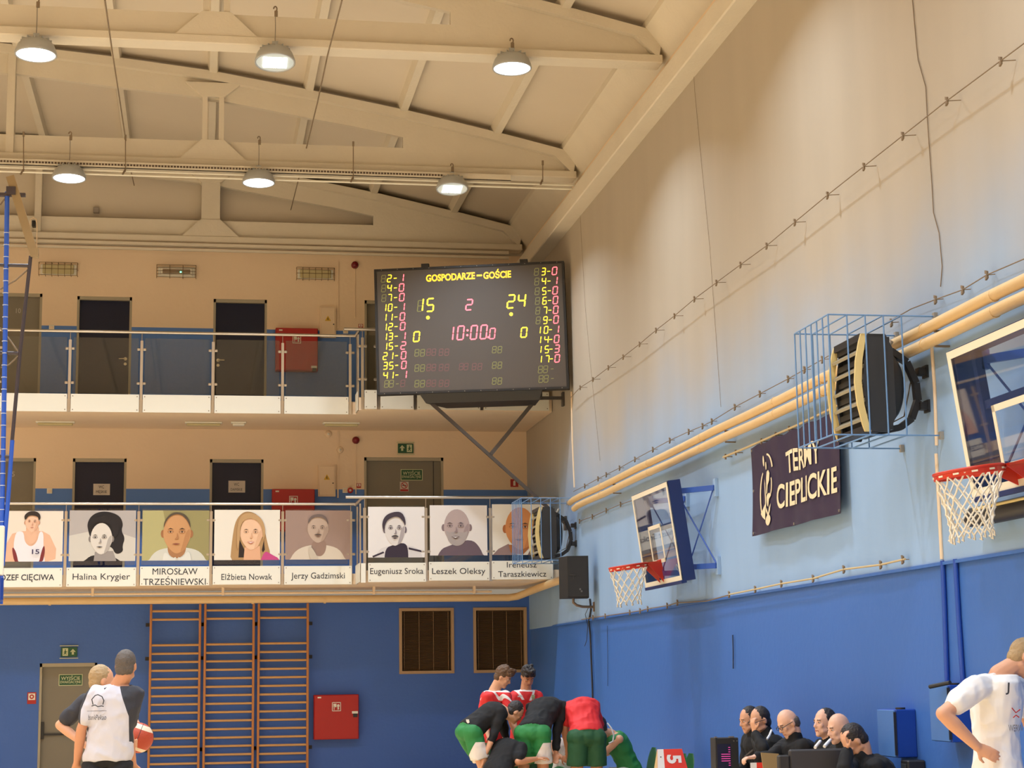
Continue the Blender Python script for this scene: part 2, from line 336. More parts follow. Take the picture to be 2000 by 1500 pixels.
# ================================================================ lamps
lampgrey = mat('lamp_housing', (.42, .43, .43), .45, metal=.2); lens = mat('lamp_lens', (.9, .95, 1), .3, emit=(.93, .97, 1, 6)); led = mat('led_strip', (1, 1, 1), .3, emit=(.97, 1, 1, 9))
lensoff = mat('lamp_glass', (.35, .38, .36), .15, emit=(.9, .95, .85, .35)); wiregrey = mat('wire_grey', (.25, .22, .18), .5)
def lamp(c, kind, label, hook):
    c = V(c); t = thing('high_bay_lamp', label, 'lamp', c, 'high bay lamps under the roof trusses')
    ax = V(0, .04, 1) if kind == 0 else V(0, .16, 1)
    MB().lathe(c, [(.001, .175), (.12, .172), (.175, .15), (.212, .105), (.236, .04), (.245, .0), (.243, -.012), (.226, -.012), (.222, .01)], 32, ax).build('housing', lampgrey, t)
    fins = MB()
    for k in range(12):
        a = k*math.pi/6; d = V(math.cos(a), math.sin(a), 0); fins.obox(c+d*.13+V(0, 0, .155), d*.05, d.cross(V(0, 0, 1))*.004, V(0, 0, .025))
    fins.build('cooling_fins', lampgrey, t)
    MB().lathe(c, [(.224, -.004), (.15, -.006), (.001, -.007)], 32, ax).build('lens', lens if kind == 0 else lensoff, t)
    if kind:
        a = V(1, 0, 0); b2 = V(0, 1, -.16).normalized(); n = -ax.normalized()
        g = MB()
        for i in range(5):
            for j in range(3): g.obox(c+a*(i-2)*.058+b2*(j-1)*.085+n*.011, a*.024, b2*.036, n*.004)
        g.build('led_array', led, t)
    top = c+V(0, 0, .2); MB().obox(top+V(0, 0, .03), (.035, 0, 0), (0, .01, 0), (0, 0, .03)).build('yoke', lampgrey, t)
    h = V(hook); MB().tube([top+V(0, 0, .04), (top+h)/2+V(.003, 0, 0), h], .006, 6).build('suspension_wire', wiregrey, t)
    hk = MB(); hk.tube([h+V(.02*math.cos(a), 0, .03+.03*math.sin(a)) for a in np.linspace(-1.5, 3.2, 9)], .009, 6); hk.obox(h+V(.01, 0, -.03), (.02, 0, 0), (0, .012, 0), (0, 0, .035)); hk.build('hook', wirem, t)
LY0, LY1 = 21.2, 26.5
for px, py, Yl, kd, hy, lb in [(70, 103, LY0, 0, 4, 'leftmost grey lamp of the near row, its whole lens glowing white'),
                           (537, 118, LY0, 1, 22, 'middle grey lamp of the near row, tilted so a block of lights shows'),
                           (1000, 130, LY0, 0, 84, 'rightmost grey lamp of the near row, close to the side wall'),
                           (135, 345, LY1, 0, 265, 'leftmost grey lamp of the far row, on the truss with the cable tray'),
                           (505, 354, LY1, 0, 274, 'middle grey lamp of the far row, hung on twin wires'),
                           (883, 366, LY1, 1, 327, 'rightmost grey lamp of the far row, tilted to show its square light block')]:
    p = at(px, py, Y=Yl); h = at(px-(1 if px < 900 else 0), hy, Y=Yl); p = V(p.x, Yl, p.z-.02); lamp(p, kd, lb, V(p.x, Yl, max(h.z, p.z+.3)))
# ---- cable tray and conduits on the middle truss
galv = mat('galvanised', (.42, .38, .32), .5, metal=.4)
z0 = at(300, 327, Y=26.55).z
t = thing('cable_tray', 'perforated steel cable tray running along the middle roof truss', 'cable tray', (0, 26.5, z0))
MB().box(-16, 4.6, 26.48, 26.62, z0-.05, z0-.04).box(-16, 4.6, 26.48, 26.49, z0-.05, z0+.045).build('tray_channel', conc, t)
mb = MB()
for k in range(150):
    x = -3.0+k*.045
    if x < 3.55: mb.box(x, x+.030, 26.472, 26.481, z0-.012, z0+.014)
o = mb.build('slots', mat('slot_dark', (.09, .06, .04), .8), t); o['kind'] = 'stuff'
for dz in (-.085, -.145): MB().cyl((-16, 26.5, z0+dz), (5.6, 26.5, z0+dz), .015, 8).build('conduit', white, t)
for px, ya, yb in [(46, 262, 335), (245, 268, 335), (690, 281, 350), (1060, 318, 355)]:
    a = at(px, ya, Y=26.44); b2 = at(px, yb, Y=26.44); MB().cyl(a, b2, .008, 6).obox(a, (.014, 0, 0), (0, .014, 0), (0, 0, .035)).bar(b2+V(0, .02, .04), b2+V(-.04, -.02, -.05), .02, .02).build('hanger_rod', wirem, t)
t = thing('cable_hook_string', 'thin dark cord slanting back from truss to truss at upper left', 'cord', at(245, 270, Y=26.6))
MB().tube([at(205, 0, Y=18), at(218, 93, Y=21.2), at(230, 170, Y=24), at(245, 270, Y=26.55), at(253, 320, Y=29), at(262, 362, Y=31.4)], .009, 6).build('cord', wirem, t)
t = thing('cable_hook_string', 'thin dark cord slanting back beside the middle lamps', 'cord', at(600, 283, Y=26.6))
MB().tube([at(668, 0, Y=18.5), at(640, 107, Y=21.2), at(620, 200, Y=24), at(600, 283, Y=26.55), at(583, 350, Y=29), at(568, 410, Y=31.4)], .009, 6).build('cord', wirem, t)
# ================================================================ doors, gallery wall items
navy = mat('navy_door', (.006, .011, .04), .32, bump=.04, bscale=30, spec=.35); greyd = mat('grey_door', S(128, 122, 108), .5); framem = mat('door_frame', S(168, 160, 140), .5)
brass = mat('handle_metal', (.7, .62, .45), .3, metal=1); paper = mat('paper', S(205, 196, 186), .8); ink = mat('ink', (.03, .03, .04), .7)
dn = [0]
def door(x0, x1, z0, z1, m, hx=None, double=False, z=None):
    dn[0] += 1; d = MB().box(x0+.04, x1-.04, YE+.08, YE+.13, z0+.01, z1-.06); o = struct('door_%d' % dn[0], d, m)
    MB().box(x0+.001, x0+.04, YE+.005, YE+.14, z0, z1-.001).box(x1-.04, x1-.001, YE+.005, YE+.14, z0, z1-.001).box(x0, x1, YE+.005, YE+.14, z1-.06, z1-.001).build('door_frame', framem, o)
    if double: MB().box(double-.006, double+.006, YE+.072, YE+.08, z0+.01, z1-.06).build('leaf_gap', dark, o)
    if hx:
        s = 1 if hx < (x0+x1)/2 else -1; hz = z0+1.02
        MB().cyl((hx, YE+.08, hz), (hx, YE+.03, hz), .012, 8).cyl((hx, YE+.035, hz), (hx+s*.11, YE+.035, hz-.005), .011, 8).cyl((hx, YE+.07, hz), (hx, YE+.08, hz), .03, 14).cyl((hx, YE+.07, hz-.09), (hx, YE+.08, hz-.09), .026, 14).build('door_handle', brass, o)
    return o
dA = door(*H1[0], greyd); MB().box(-2.56, -1.7, YE+.04, YE+.08, .92, .95).box(-2.56, -2.51, YE+.03, YE+.08, .86, 1.14).build('panic_bar', dark, dA)
dB = door(*H2[0], greyd); dC = door(*H2[1], navy); dD = door(*H2[2], navy); dE = door(*H2[3], greyd, double=4.07)
dF = door(*H3[0], greyd); dG = door(*H3[1], navy, hx=-1.3); dH = door(*H3[2], navy, hx=.29); dI = door(*H3[3], greyd)
UX, UZ = V(1, 0, 0), V(0, 0, 1)
def wtext(s, px, py, m, parent, h, fit, Y, **k):   # lettering on a plane facing the court
    p = at(px, py, Y=Y); return text('lettering', s, m, parent, p, UX, UZ, h, fit=fit, **k)
fw = mat('number_white', S(190, 186, 178), .6)
wtext('10', 36, 607, fw, dF, .12, .08, YE+.078); wtext('5', 26, 926, fw, dB, .12, .045, YE+.078)
def sheet(px0, py0, px1, py1, Y, m, name, label, cat, th=.012, group=None):
    a = at(px0, py1, Y=Y); b2 = at(px1, py0, Y=Y); t = thing(name, label, cat, ((a.x+b2.x)/2, Y, a.z), group)
    MB().box(a.x, b2.x, Y-th, Y, a.z, b2.z).build('panel', m, t); return t, a, b2
YW = YE+.075
t, a, b2 = sheet(182, 945, 215, 967, YW, paper, 'paper_notice', 'white paper notice on the left dark door of the lower gallery', 'notice', .004)
wtext('WC', 198, 951, ink, t, .075, .09, YW-.006); wtext('MĘSKIE', 198, 961, ink, t, .065, .18, YW-.006)
t, a, b2 = sheet(446, 939, 479, 962, YW, paper, 'paper_notice', 'white paper notice on the dark door left of the hose cabinet', 'notice', .004)
wtext('WC', 462, 946, ink, t, .075, .09, YW-.006); wtext('DAMSKIE', 462, 956, ink, t, .065, .2, YW-.006)
green = mat('sign_green', S(28, 84, 52), .5); glow = mat('sign_pale', S(200, 205, 165), .6); redm = mat('sign_red', S(176, 40, 32), .5)
def arrow(mb, c, s): return decal(mb, c, UX, UZ, [[(-.2*s, -.5*s), (.2*s, -.5*s), (.2*s, .1*s), (-.2*s, .1*s)], [(-.55*s, 0), (.55*s, 0), (0, .6*s)]], .003)
def runner(mb, c, s):
    man = [(-.1, .5), (.1, .5), (.25, .2), (.5, .3), (.5, .15), (.2, .05), (.15, -.15), (.35, -.45), (.2, -.55), (0, -.25), (-.3, -.55), (-.45, -.45), (-.15, -.1), (-.1, .1), (-.35, -.05), (-.4, .1), (-.15, .3)]
    return decal(mb, c, UX, UZ, [[(x*s, y*s) for x, y in man], circ(0*s, .68*s, .14*s, n=10)], .0045)
def exit_sign(px0, py0, px1, py1, Y, label, arrow_left, dbl=False):
    t, a, b2 = sheet(px0, py0, px1, py1, Y, green, 'exit_sign', label, 'sign', .03); Yf = Y-.031; w = b2.x-a.x; h = b2.z-a.z; zc = (a.z+b2.z)/2
    xa, xr = (a.x+w*.27, a.x+w*.74) if arrow_left else (a.x+w*.74, a.x+w*.27)
    decal(MB(), (xr, Yf, zc), UX, UZ, [[(-w*.17, -h*.4), (w*.17, -h*.4), (w*.17, h*.4), (-w*.17, h*.4)]], .001).build('door_pictogram', glow, t)
    runner(MB(), V(xr, Yf, zc-h*.05), h*.42).build('running_man', green, t); arrow(MB(), V(xa, Yf, zc), h*.55).build('arrow', glow, t)
    MB().box(a.x-.02, b2.x+.02, Y-.034, Y-.02, a.z-.03, a.z-.018).box(a.x-.02, b2.x+.02, Y-.034, Y-.02, b2.z+.018, b2.z+.03).build('edge_strip', glow, t)
exit_sign(777, 867, 807, 885, YE-.002, 'green exit pictogram sign above the grey double door', True)
exit_sign(119, 1264, 151, 1283, YE-.002, 'green exit pictogram sign above the ground floor door', False)
def door_sign(px0, py0, px1, py1, label):
    t, a, b2 = sheet(px0, py0, px1, py1, YW, green, 'door_sign', label, 'sign', .005); w = b2.x-a.x; h = b2.z-a.z; cx = (px0+px1)/2
    MB().box(a.x-.012, b2.x+.012, YW-.003, YW-.001, a.z-.012, b2.z+.012).build('border', glow, t)
    wtext('WYJŚCIE', cx, py0+(py1-py0)*.33, glow, t, h*.5, w*.86, YW-.007, bold=.01); wtext('EWAKUACYJNE', cx, py0+(py1-py0)*.74, glow, t, h*.36, w*.92, YW-.007, bold=.012)
door_sign(784, 918, 824, 937, 'green emergency exit sign on the grey double door'); door_sign(116, 1318, 160, 1338, 'green emergency exit sign on the ground floor door')
t, a, b2 = sheet(781, 941, 798, 960, YW, paper, 'no_smoking_sign', 'small no smoking sign below the green sign on the double door', 'sign', .004)
c = at(789.5, 948, Y=YW-.004); mb = MB()
for k in range(20):
    a0, a1 = k*math.pi/10, (k+1)*math.pi/10; decal(mb, c, UX, UZ, [[(.06*math.cos(a0), .06*math.sin(a0)), (.06*math.cos(a1), .06*math.sin(a1)), (.048*math.cos(a1), .048*math.sin(a1)), (.048*math.cos(a0), .048*math.sin(a0))]])
decal(mb, c, UX, UZ, [[(-.045, .035), (-.035, .045), (.045, -.035), (.035, -.045)]], .003); mb.build('prohibition_ring', redm, t)
decal(MB(), c, UX, UZ, [[(-.035, -.008), (.035, -.008), (.035, .006), (-.035, .006)]], .0015).build('cigarette', ink, t)
decal(MB(), at(789.5, 957.5, Y=YW-.004), UX, UZ, [[(-.07, -.018), (.07, -.018), (.07, .018), (-.07, .018)]]).build('red_band', redm, t)
def fire_sign(px0, py0, px1, py1, label, kind, Y=YE-.002):
    t, a, b2 = sheet(px0, py0, px1, py1, Y, redm, 'fire_sign', label, 'sign', .006); w = b2.x-a.x; h = b2.z-a.z; c = V((a.x+b2.x)/2, Y-.006, (a.z+b2.z)/2)
    if kind == 'box': decal(MB(), c, UX, UZ, [[(-w*.14, -h*.34), (w*.14, -h*.34), (w*.14, h*.2), (0, h*.34), (-w*.14, h*.2)]]).build('pictogram', white, t)
    else:
        decal(MB(), c+V(0, 0, h*.12), UX, UZ, [[(-w*.38, -h*.28), (w*.38, -h*.28), (w*.38, h*.28), (-w*.38, h*.28)]], .001).build('white_field', white, t)
        decal(MB(), c+V(0, 0, h*.12), UX, UZ, [circ(0, 0, h*.2)], .002).build('pictogram', redm, t); decal(MB(), c+V(0, 0, h*.12), UX, UZ, [circ(0, 0, h*.09)], .003).build('button', white, t)
fire_sign(997, 936, 1012, 951, 'small red fire equipment sign by the scoreboard brace', 'box'); fire_sign(53, 1352, 71, 1375, 'red fire alarm sign left of the ground floor door', 'ring')
fire_sign(696, 944, 705, 953, 'tiny red alarm sign left of the double door, lower gallery', 'ring'); fire_sign(700, 633, 709, 641, 'tiny red alarm sign beside the scoreboard, upper gallery', 'ring')
# hose cabinets
redc = mat('cabinet_red', S(176, 30, 24), .4, noise=.06)
def hose_cabinet(px0, py0, px1, py1, label, hz=.5, Y=YE):
    a = at(px0, py1, Y=Y-.2); b2 = at(px1, py0, Y=Y-.2); t = thing('hose_cabinet', label, 'cabinet', ((a.x+b2.x)/2, Y, a.z)); w = b2.x-a.x; h = b2.z-a.z
    MB().cbox(a.x, b2.x, Y-.18, Y-.002, a.z, b2.z, .008).build('body', redc, t)
    MB().cbox(a.x+.008, b2.x-.008, Y-.2, Y-.18, a.z+.008, b2.z-.008, .006).build('door', redc, t)
    c = V(a.x+w*.5, Y-.2, b2.z-h*.27); s = w*.1; mb = decal(MB(), c, UX, UZ, [[(-s, -s), (s, -s), (s, -s*.85), (-s, -s*.85)], [(-s, s*.85), (s, s*.85), (s, s), (-s, s)], [(-s, -s), (-s*.85, -s), (-s*.85, s), (-s, s)], [(s*.85, -s), (s, -s), (s, s), (s*.85, s)],
        [(-s*.7, -s*.1), (0, -s*.1), (0, s*.65), (-s*.7, s*.65)], [(-s*.6, -s*.7), (-s*.45, -s*.7), (-s*.45, s*.1), (-s*.6, s*.1)], circ(s*.4, s*.2, s*.3, s*.35, 10), [(s*.25, -s*.7), (s*.6, -s*.55), (s*.5, 0), (s*.2, 0)]], .003); mb.build('hose_pictogram', white, t)
    decal(MB(), V(a.x+w*.12, Y-.2, b2.z-h*.06), UX, UZ, [[(-.03, -.012), (.03, -.012), (.03, .012), (-.03, .012)]]).build('sticker', white, t)
    lx = b2.x-w*.09; MB().box(lx-.05, lx+.05, Y-.215, Y-.2, a.z+h*hz+.03, a.z+h*hz+.07).build('label_tag', white, t); MB().box(lx-.03, lx+.04, Y-.22, Y-.2, a.z+h*hz-.03, a.z+h*hz+.03).build('lock', dark, t)
hose_cabinet(538, 641, 621, 723, 'red fire hose cabinet on the upper gallery wall behind glass', .02); hose_cabinet(531, 955, 615, 1037, 'red fire hose cabinet on the lower gallery, half hidden by portraits', .3)
hose_cabinet(613, 1356, 701, 1445, 'red fire hose cabinet at ground level right of the wall bars', .53)
# electric panels, sirens, trunking, switches
yel = mat('warning_yellow', S(214, 170, 30), .5)
def epanel(px0, py0, px1, py1, label):
    t, a, b2 = sheet(px0, py0, px1, py1, YE-.002, cream, 'electric_panel', label, 'electric panel', .05); w = b2.x-a.x; cx = (a.x+b2.x)/2; zc = a.z+(b2.z-a.z)*.6
    MB().cbox(a.x+.02, b2.x-.02, YE-.065, YE-.052, a.z+.02, b2.z-.02, .005).build('door', cream, t)
    decal(MB(), V(cx, YE-.065, zc), UX, UZ, [[(-.055, -.04), (.055, -.04), (0, .055)]]).build('warning_triangle', yel, t); decal(MB(), V(cx, YE-.065, zc), UX, UZ, [[(-.006, -.025), (.012, -.025), (.0, .0), (.01, .0), (-.002, .03), (-.01, .0)]], .004).build('bolt_mark', ink, t)
    MB().cyl((b2.x-.045, YE-.065, zc-.1), (b2.x-.045, YE-.075, zc-.1), .012, 8).build('lock', dark, t)
epanel(624, 600, 656, 660, 'cream electric panel with warning triangle on upper gallery wall'); epanel(621, 909, 655, 970, 'cream electric panel with warning triangle on lower gallery wall')
maroon = mat('siren_red', S(120, 18, 28), .4)
for py, nm in ((518, 'upper'), (860, 'lower')):
    c = at(693 if py < 700 else 695, py, Y=YE); t = thing('alarm_siren', 'round dark red alarm siren high on the %s gallery wall' % nm, 'siren', c)
    MB().lathe(c, [(.066, 0), (.064, .03), (.055, .05), (.05, .075), (.001, .08)], 20, (0, -1, 0)).build('body', maroon, t); MB().box(c.x-.008, c.x+.008, YE-.015, YE-.001, c.z-.95, c.z-.06).build('cable_trunking', cream, t)
a = at(0, 497, Y=31.44); t = thing('wall_trunking', 'cream cable trunking along the foot of the far truss', 'trunking', (a.x, 31.45, 9.2))
MB().box(-10, 5.4, 31.42, 31.46, 9.25, 9.30).box(-10, 5.4, 31.42, 31.46, 9.16, 9.2).build('channel', conc, t)
for x, z0_, z1_ in ((at(660, 600, Y=YE).x, 7.9, 9.12), (at(660, 900, Y=YE).x, 4.9, 6.07)): MB().box(x-.012, x+.012, YE-.02, YE-.001, z0_, z1_).build('drop_channel', cream, t)
for px, py, lb in ((101, 640, 'small cream switch by the far left upper gallery door'), (97, 959, 'small cream switch by the far left lower gallery door'), (675, 647, 'small cream switch right of the upper electric panel'), (674, 958, 'small cream switch right of the lower electric panel')):
    c = at(px, py, Y=YE); t = thing('light_switch', lb, 'switch', c); MB().cbox(c.x-.045, c.x+.045, YE-.02, YE-.001, c.z-.045, c.z+.045, .005).build('plate', white, t); MB().cbox(c.x-.025, c.x+.025, YE-.028, YE-.02, c.z-.025, c.z+.025, .003).build('rocker', cream, t)
for px, py, lb, m_ in ((684, 958, 'small red call point right of the lower electric panel', redm), (641, 848, 'round cream junction box above the lower electric panel', cream), (664, 879, 'tiny cream sensor left of the lower siren', cream)):
    c = at(px, py, Y=YE); t = thing('wall_device', lb, 'device', c); MB().lathe(c, [(.06, 0), (.06, .02), (.05, .035), (.001, .036)] if m_ is cream else [(.05, 0), (.05, .03), (.04, .04), (.001, .041)], 16, (0, -1, 0)).build('body', m_, t); MB().lathe(c, [(.02, .03), (.02, .045), (.001, .046)], 10, (0, -1, 0)).build('button', white, t)
# caged wall luminaires (upper) and flat ones under the slab (lower)
difm = mat('diffuser_yellow', S(196, 184, 140), .35); cagew = mat('cage_wire', S(120, 96, 62), .5); grn = mat('green_led', (.1, .9, .5), .4, emit=(.15, 1, .6, 5))
for i, (px0, py0, px1, py1, lb) in enumerate([(76, 515, 152, 538, 'leftmost caged wall lamp of the upper gallery'), (306, 520, 383, 542, 'caged wall lamp with green light over the upper gallery'), (579, 525, 653, 546, 'rightmost caged wall lamp beside the upper siren')]):
    a = at(px0, py1, Y=YE-.05); b2 = at(px1, py0, Y=YE-.05); t = thing('caged_wall_lamp', lb, 'lamp', ((a.x+b2.x)/2, YE, a.z))
    MB().cbox(a.x+.02, b2.x-.02, YE-.05, YE-.002, a.z+.02, b2.z-.02, .01).build('base', white, t); MB().cbox(a.x+.06, b2.x-.06, YE-.09, YE-.05, a.z+.03, b2.z-.03, .015).build('diffuser', difm if i != 1 else white, t)
    g = MB(); yf = YE-.115
    for z in np.linspace(a.z, b2.z, 3 if i != 1 else 5): g.tube([(a.x, YE-.004, z), (a.x, yf, z), (b2.x, yf, z), (b2.x, YE-.004, z)], .0045, 5)
    for x in np.linspace(a.x, b2.x, 7 if i != 1 else 4): g.tube([(x, YE-.004, a.z), (x, yf, a.z), (x, yf, b2.z), (x, YE-.004, b2.z)], .0045, 5)
    g.build('wire_cage', cagew, t)
    if i == 1:
        c = at(353, 531, Y=YE-.095); MB().ell(c, .017, nu=8, nv=6).build('status_light', grn, t); MB().cbox(a.x+.1, b2.x-.1, YE-.098, YE-.09, a.z+.07, b2.z-.07, .003).build('reflector', mat('refl', S(150, 130, 105), .4), t)
for px0, px1, py, lb, ln in ((70, 146, 826, 'flat cream lamp under the upper gallery, leftmost', 1), (361, 434, 827, 'flat yellowed lamp under the upper gallery, middle', 1), (451, 481, 827, 'short cream emergency lamp beside the middle slab lamp', 0), (630, 703, 828, 'flat yellowed lamp under the upper gallery, near the door', 1)):
    a = at(px0, py, Z=6.06); b2 = at(px1, py, Z=6.06); t = thing('ceiling_lamp', lb, 'lamp', ((a.x+b2.x)/2, a.y, 6.09))
    MB().cbox(a.x, b2.x, a.y-.07, a.y+.07, 6.06, 6.088, .008).build('base', white, t); MB().cbox(a.x+.03, b2.x-.03, a.y-.06, a.y+.06, 6.02, 6.06, .012).build('diffuser', difm if ln else white, t)
# small marks on roof area: speaker-like sensor box at left
c = at(188, 410, Y=31.75); t = thing('wall_plate', 'small grey square plate on the wall behind the far truss', 'plate', c); MB().cbox(c.x-.05, c.x+.05, 31.74, 31.8, c.z-.05, c.z+.05, .006).build('cover', mat('plate_grey', S(150, 140, 130), .6), t)
c = at(66, 437, Y=31.3); t = thing('floodlight', 'small caged floodlight left of the far truss post', 'floodlight', c)
MB().cbox(c.x-.03, c.x+.03, 31.25, 31.4, c.z-.05, c.z+.05, .008).build('lamp_head', dark, t); g = MB()
for dx in (-.06, .06): g.tube([(c.x+dx, 31.45, c.z-.45), (c.x+dx, 31.3, c.z-.4), (c.x+dx, 31.25, c.z-.06), (c.x+dx*.8, 31.2, c.z+.06), (c.x, 31.2, c.z+.08)], .01, 6)
g.build('bracket', cream, t)
# ================================================================ gallery railings
def railing(Y, xs, zr, zk0, zk1, zg1, x_end, label, plates=True, ret=None, xend_dir=0):
    """xs: post positions; glass and kick panels between neighbours"""
    t = thing('gallery_railing', label, 'railing', ((xs[0]+x_end)/2, Y, zk0))
    MB().cyl((xs[0]-.3 if ret != 'L' else xs[0]-.12, Y, zr), (x_end, Y, zr), .024, 10).build('handrail', steel, t)
    p0 = None
    for x in xs:
        if p0 is None:
            MB().box(x-.022, x+.022, Y-.012, Y+.012, zk0, zg1-.04).cyl((x, Y, zg1-.04), (x, Y, zr-.02), .006, 6).build('post', steel, t); p0 = t.children[-1]; q = MB()
            MB().build
        else:
            c = MB().box(x-.022, x+.022, Y-.012, Y+.012, zk0, zg1-.04).cyl((x, Y, zg1-.04), (x, Y, zr-.02), .006, 6).build('post', steel, t)
        for z in (zk1+.2*(zg1-zk1), zk1+.8*(zg1-zk1)): MB().cbox(x-.075, x-.022, Y-.022, Y+.022, z-.02, z+.02, .008).build('glass_clamp', steel, t); MB().cbox(x+.022, x+.075, Y-.022, Y+.022, z-.02, z+.02, .008).build('glass_clamp', steel, t)
    for a, b2 in zip(xs[:-1]+([xs[-1]] if x_end-xs[-1] > .3 else []), xs[1:]+([x_end] if x_end-xs[-1] > .3 else [])):
        MB().box(a+.05, b2-.05, Y-.005, Y+.005, zk1+.02, zg1).build('glass_pane', glass, t)
        if plates:
            k = MB().box(a+.03, b2-.03, Y-.03, Y-.02, zk0, zk1).build('kick_panel', white, t)
            s = MB()
            for x in (a+.06, b2-.06):
                for z in (zk0+.035, zk1-.035): s.cyl((x, Y-.03, z), (x, Y-.034, z), .009, 8)
            s.build('screws', wirem, k)
    return t
UPX = [-4.37, -3.22, -2.09, -.955, .19, 1.32, 2.43]
railing(29.8, UPX, 7.40, 6.08, 6.37, 7.30, XJ-.02, 'steel and glass railing of the upper gallery, long left stretch')
railing(29.3, [XJ+.06, XJ+.32, 3.45, 4.55], 7.42, 6.10, 6.41, 7.32, 5.70, 'steel and glass railing of the upper gallery behind the scoreboard')
LOX = [-4.37, -3.22, -2.09, -.955, .19, 1.335, 2.44]
railing(29.8, LOX, 4.60, 3.29, 3.60, 4.52, XJ-.02, 'steel and glass railing of the lower gallery carrying five portraits', plates=False)
railing(28.95, [XJ+.06, 3.57, 4.61], 4.63, 3.29, 3.58, 4.50, 5.72, 'steel and glass railing of the lower gallery right stretch, three portraits', plates=False)
for z0_, z1_, Ya, nm in ((6.09, 6.40, 29.3, 'upper'), (3.29, 3.59, 28.95, 'lower')):
    t = thing('railing_return', 'short steel return of the %s gallery railing where it steps forward' % nm, 'railing', (XJ, Ya, z0_))
    MB().box(XJ-.02, XJ-.01, Ya+.03, 29.75, z0_, z1_).build('kick_panel', white, t)
    MB().tube([(XJ-.02, 29.8, z1_+1.0), (XJ, 29.78, z1_+1.01), (XJ+.02, Ya+.02, z1_+1.03), (XJ+.05, Ya, z1_+1.03)], .024, 10).build('handrail', steel, t)
    for yy in (29.62, Ya+.12): MB().box(XJ-.012, XJ+.012, yy-.022, yy+.022, z0_, z1_+.95).build('post', steel, t)
# ---- name plates and portraits
def plate(px0, py0, px1, py1, Y, lines, label, h=.13, fits=None, bold=0):
    a = at(px0, py1, Y=Y-.03); b2 = at(px1, py0, Y=Y-.03); t = thing('name_plate', label, 'name plate', ((a.x+b2.x)/2, Y, a.z), 'name plates under the portraits')
    MB().cbox(a.x, b2.x, Y-.03, Y-.02, a.z, b2.z, .002).build('board', white, t); s = MB()
    for x in (a.x+.03, b2.x-.03):
        for z in (a.z+.03, b2.z-.03): s.cyl((x, Y-.03, z), (x, Y-.034, z), .008, 8)
    s.build('screws', wirem, t)
    for (s_, px, py, w, hh) in lines:
        p = at(px, py, Y=Y-.031); f = (at(px+w/2, py, Y=Y-.031)-at(px-w/2, py, Y=Y-.031)).length
        text('lettering', s_, ink, t, p, UX, UZ, hh, fit=f, bold=bold)
plate(0, 1109, 122, 1147, 29.8, [('JÓZEF CIĘCIWA', 50, 1128, 112, .13)], 'white name plate under the portrait of the man in a vest', bold=.012)
plate(129, 1108, 266, 1146, 29.8, [('Halina Krygier', 198, 1128, 112, .14)], 'white name plate under the dark haired woman in black and white')
plate(273, 1106, 409, 1144, 29.8, [('MIROSŁAW', 342, 1116, 88, .145), ('TRZEŚNIEWSKI', 341, 1134, 122, .145)], 'white two line name plate in capitals under the greenish portrait')
plate(415, 1105, 548, 1142, 29.8, [('Elżbieta Nowak', 482, 1126, 99, .14)], 'white name plate under the long haired blonde woman')
plate(555, 1105, 687, 1142, 29.8, [('Jerzy Gadzimski', 621, 1126, 105, .14)], 'white name plate under the man in a white shirt, mauve portrait')
plate(719, 1099, 832, 1137, 28.95, [('Eugeniusz Sroka', 775, 1117, 104, .135)], 'white name plate under the moustached man, right railing')
plate(838, 1097, 956, 1134, 28.95, [('Leszek Oleksy', 896, 1117, 104, .135)], 'white name plate under the bald bearded man, right railing')
plate(961, 1095, 1080, 1132, 28.95, [('Ireneusz', 1019, 1103, 58, .13), ('Taraszkiewicz', 1020, 1121, 94, .13)], 'white two line name plate beside the far heater cage')
a = at(705, 1138, Y=28.92); b2 = at(714, 1100, Y=28.92); t = thing('name_plate', 'narrow blank white strip left of the right railing plates', 'name plate', (a.x, 28.95, a.z)); MB().box(a.x, b2.x, 28.92, 28.93, a.z, b2.z).build('board', white, t)
pcol = {}
def pm(rgb):
    k = 'print_%d_%d_%d' % rgb; return mat(k, S(*rgb), .45)
def portrait(px0, py0, px1, py1, Y, label, layers, lettering=None):
    a = at(px0, py1, Y=Y-.02); b2 = at(px1, py0, Y=Y-.02); w = b2.x-a.x; h = b2.z-a.z
    t = thing('portrait_poster', label, 'portrait', ((a.x+b2.x)/2, Y, a.z), 'portraits along the lower gallery')
    MB().box(a.x, b2.x, Y-.02, Y-.012, a.z, b2.z).build('sheet', pm(layers[0]), t)
    ms = []; mb = MB(); asp = w/h
    for k, (rgb, poly) in enumerate(layers[1:]):
        m_ = pm(rgb)
        if m_ not in ms: ms.append(m_)
        if 5 <= len(poly) <= 24 and not any(abs(q[0]) < 1e-9 and abs(q[1]) < 1e-9 for q in poly):
            poly = [(u_, v_ if v_ > .001 else -.2) for u_, v_ in poly]
            for _ in range(2): poly = [p_ for i in range(len(poly)) for p_ in ((poly[i][0]*.75+poly[(i+1) % len(poly)][0]*.25, poly[i][1]*.75+poly[(i+1) % len(poly)][1]*.25), (poly[i][0]*.25+poly[(i+1) % len(poly)][0]*.75, poly[i][1]*.25+poly[(i+1) % len(poly)][1]*.75))]
        mb.cur = ms.index(m_); cl = [(min(max(u, 0), asp), min(max(v_, 0), 1)) for u, v_ in poly]
        decal(mb, (a.x, Y-.02, a.z), V(h, 0, 0), V(0, 0, h), [cl], .0008*(k+1))
    mb.build('printed_picture', ms, t)
    if lettering: text('lettering', lettering[0], pm(lettering[4]), t, (a.x+lettering[1]*h, Y-.055, a.z+lettering[2]*h), UX, UZ, lettering[3]*h, fit=lettering[3]*h*1.1, bold=.02)
    return t
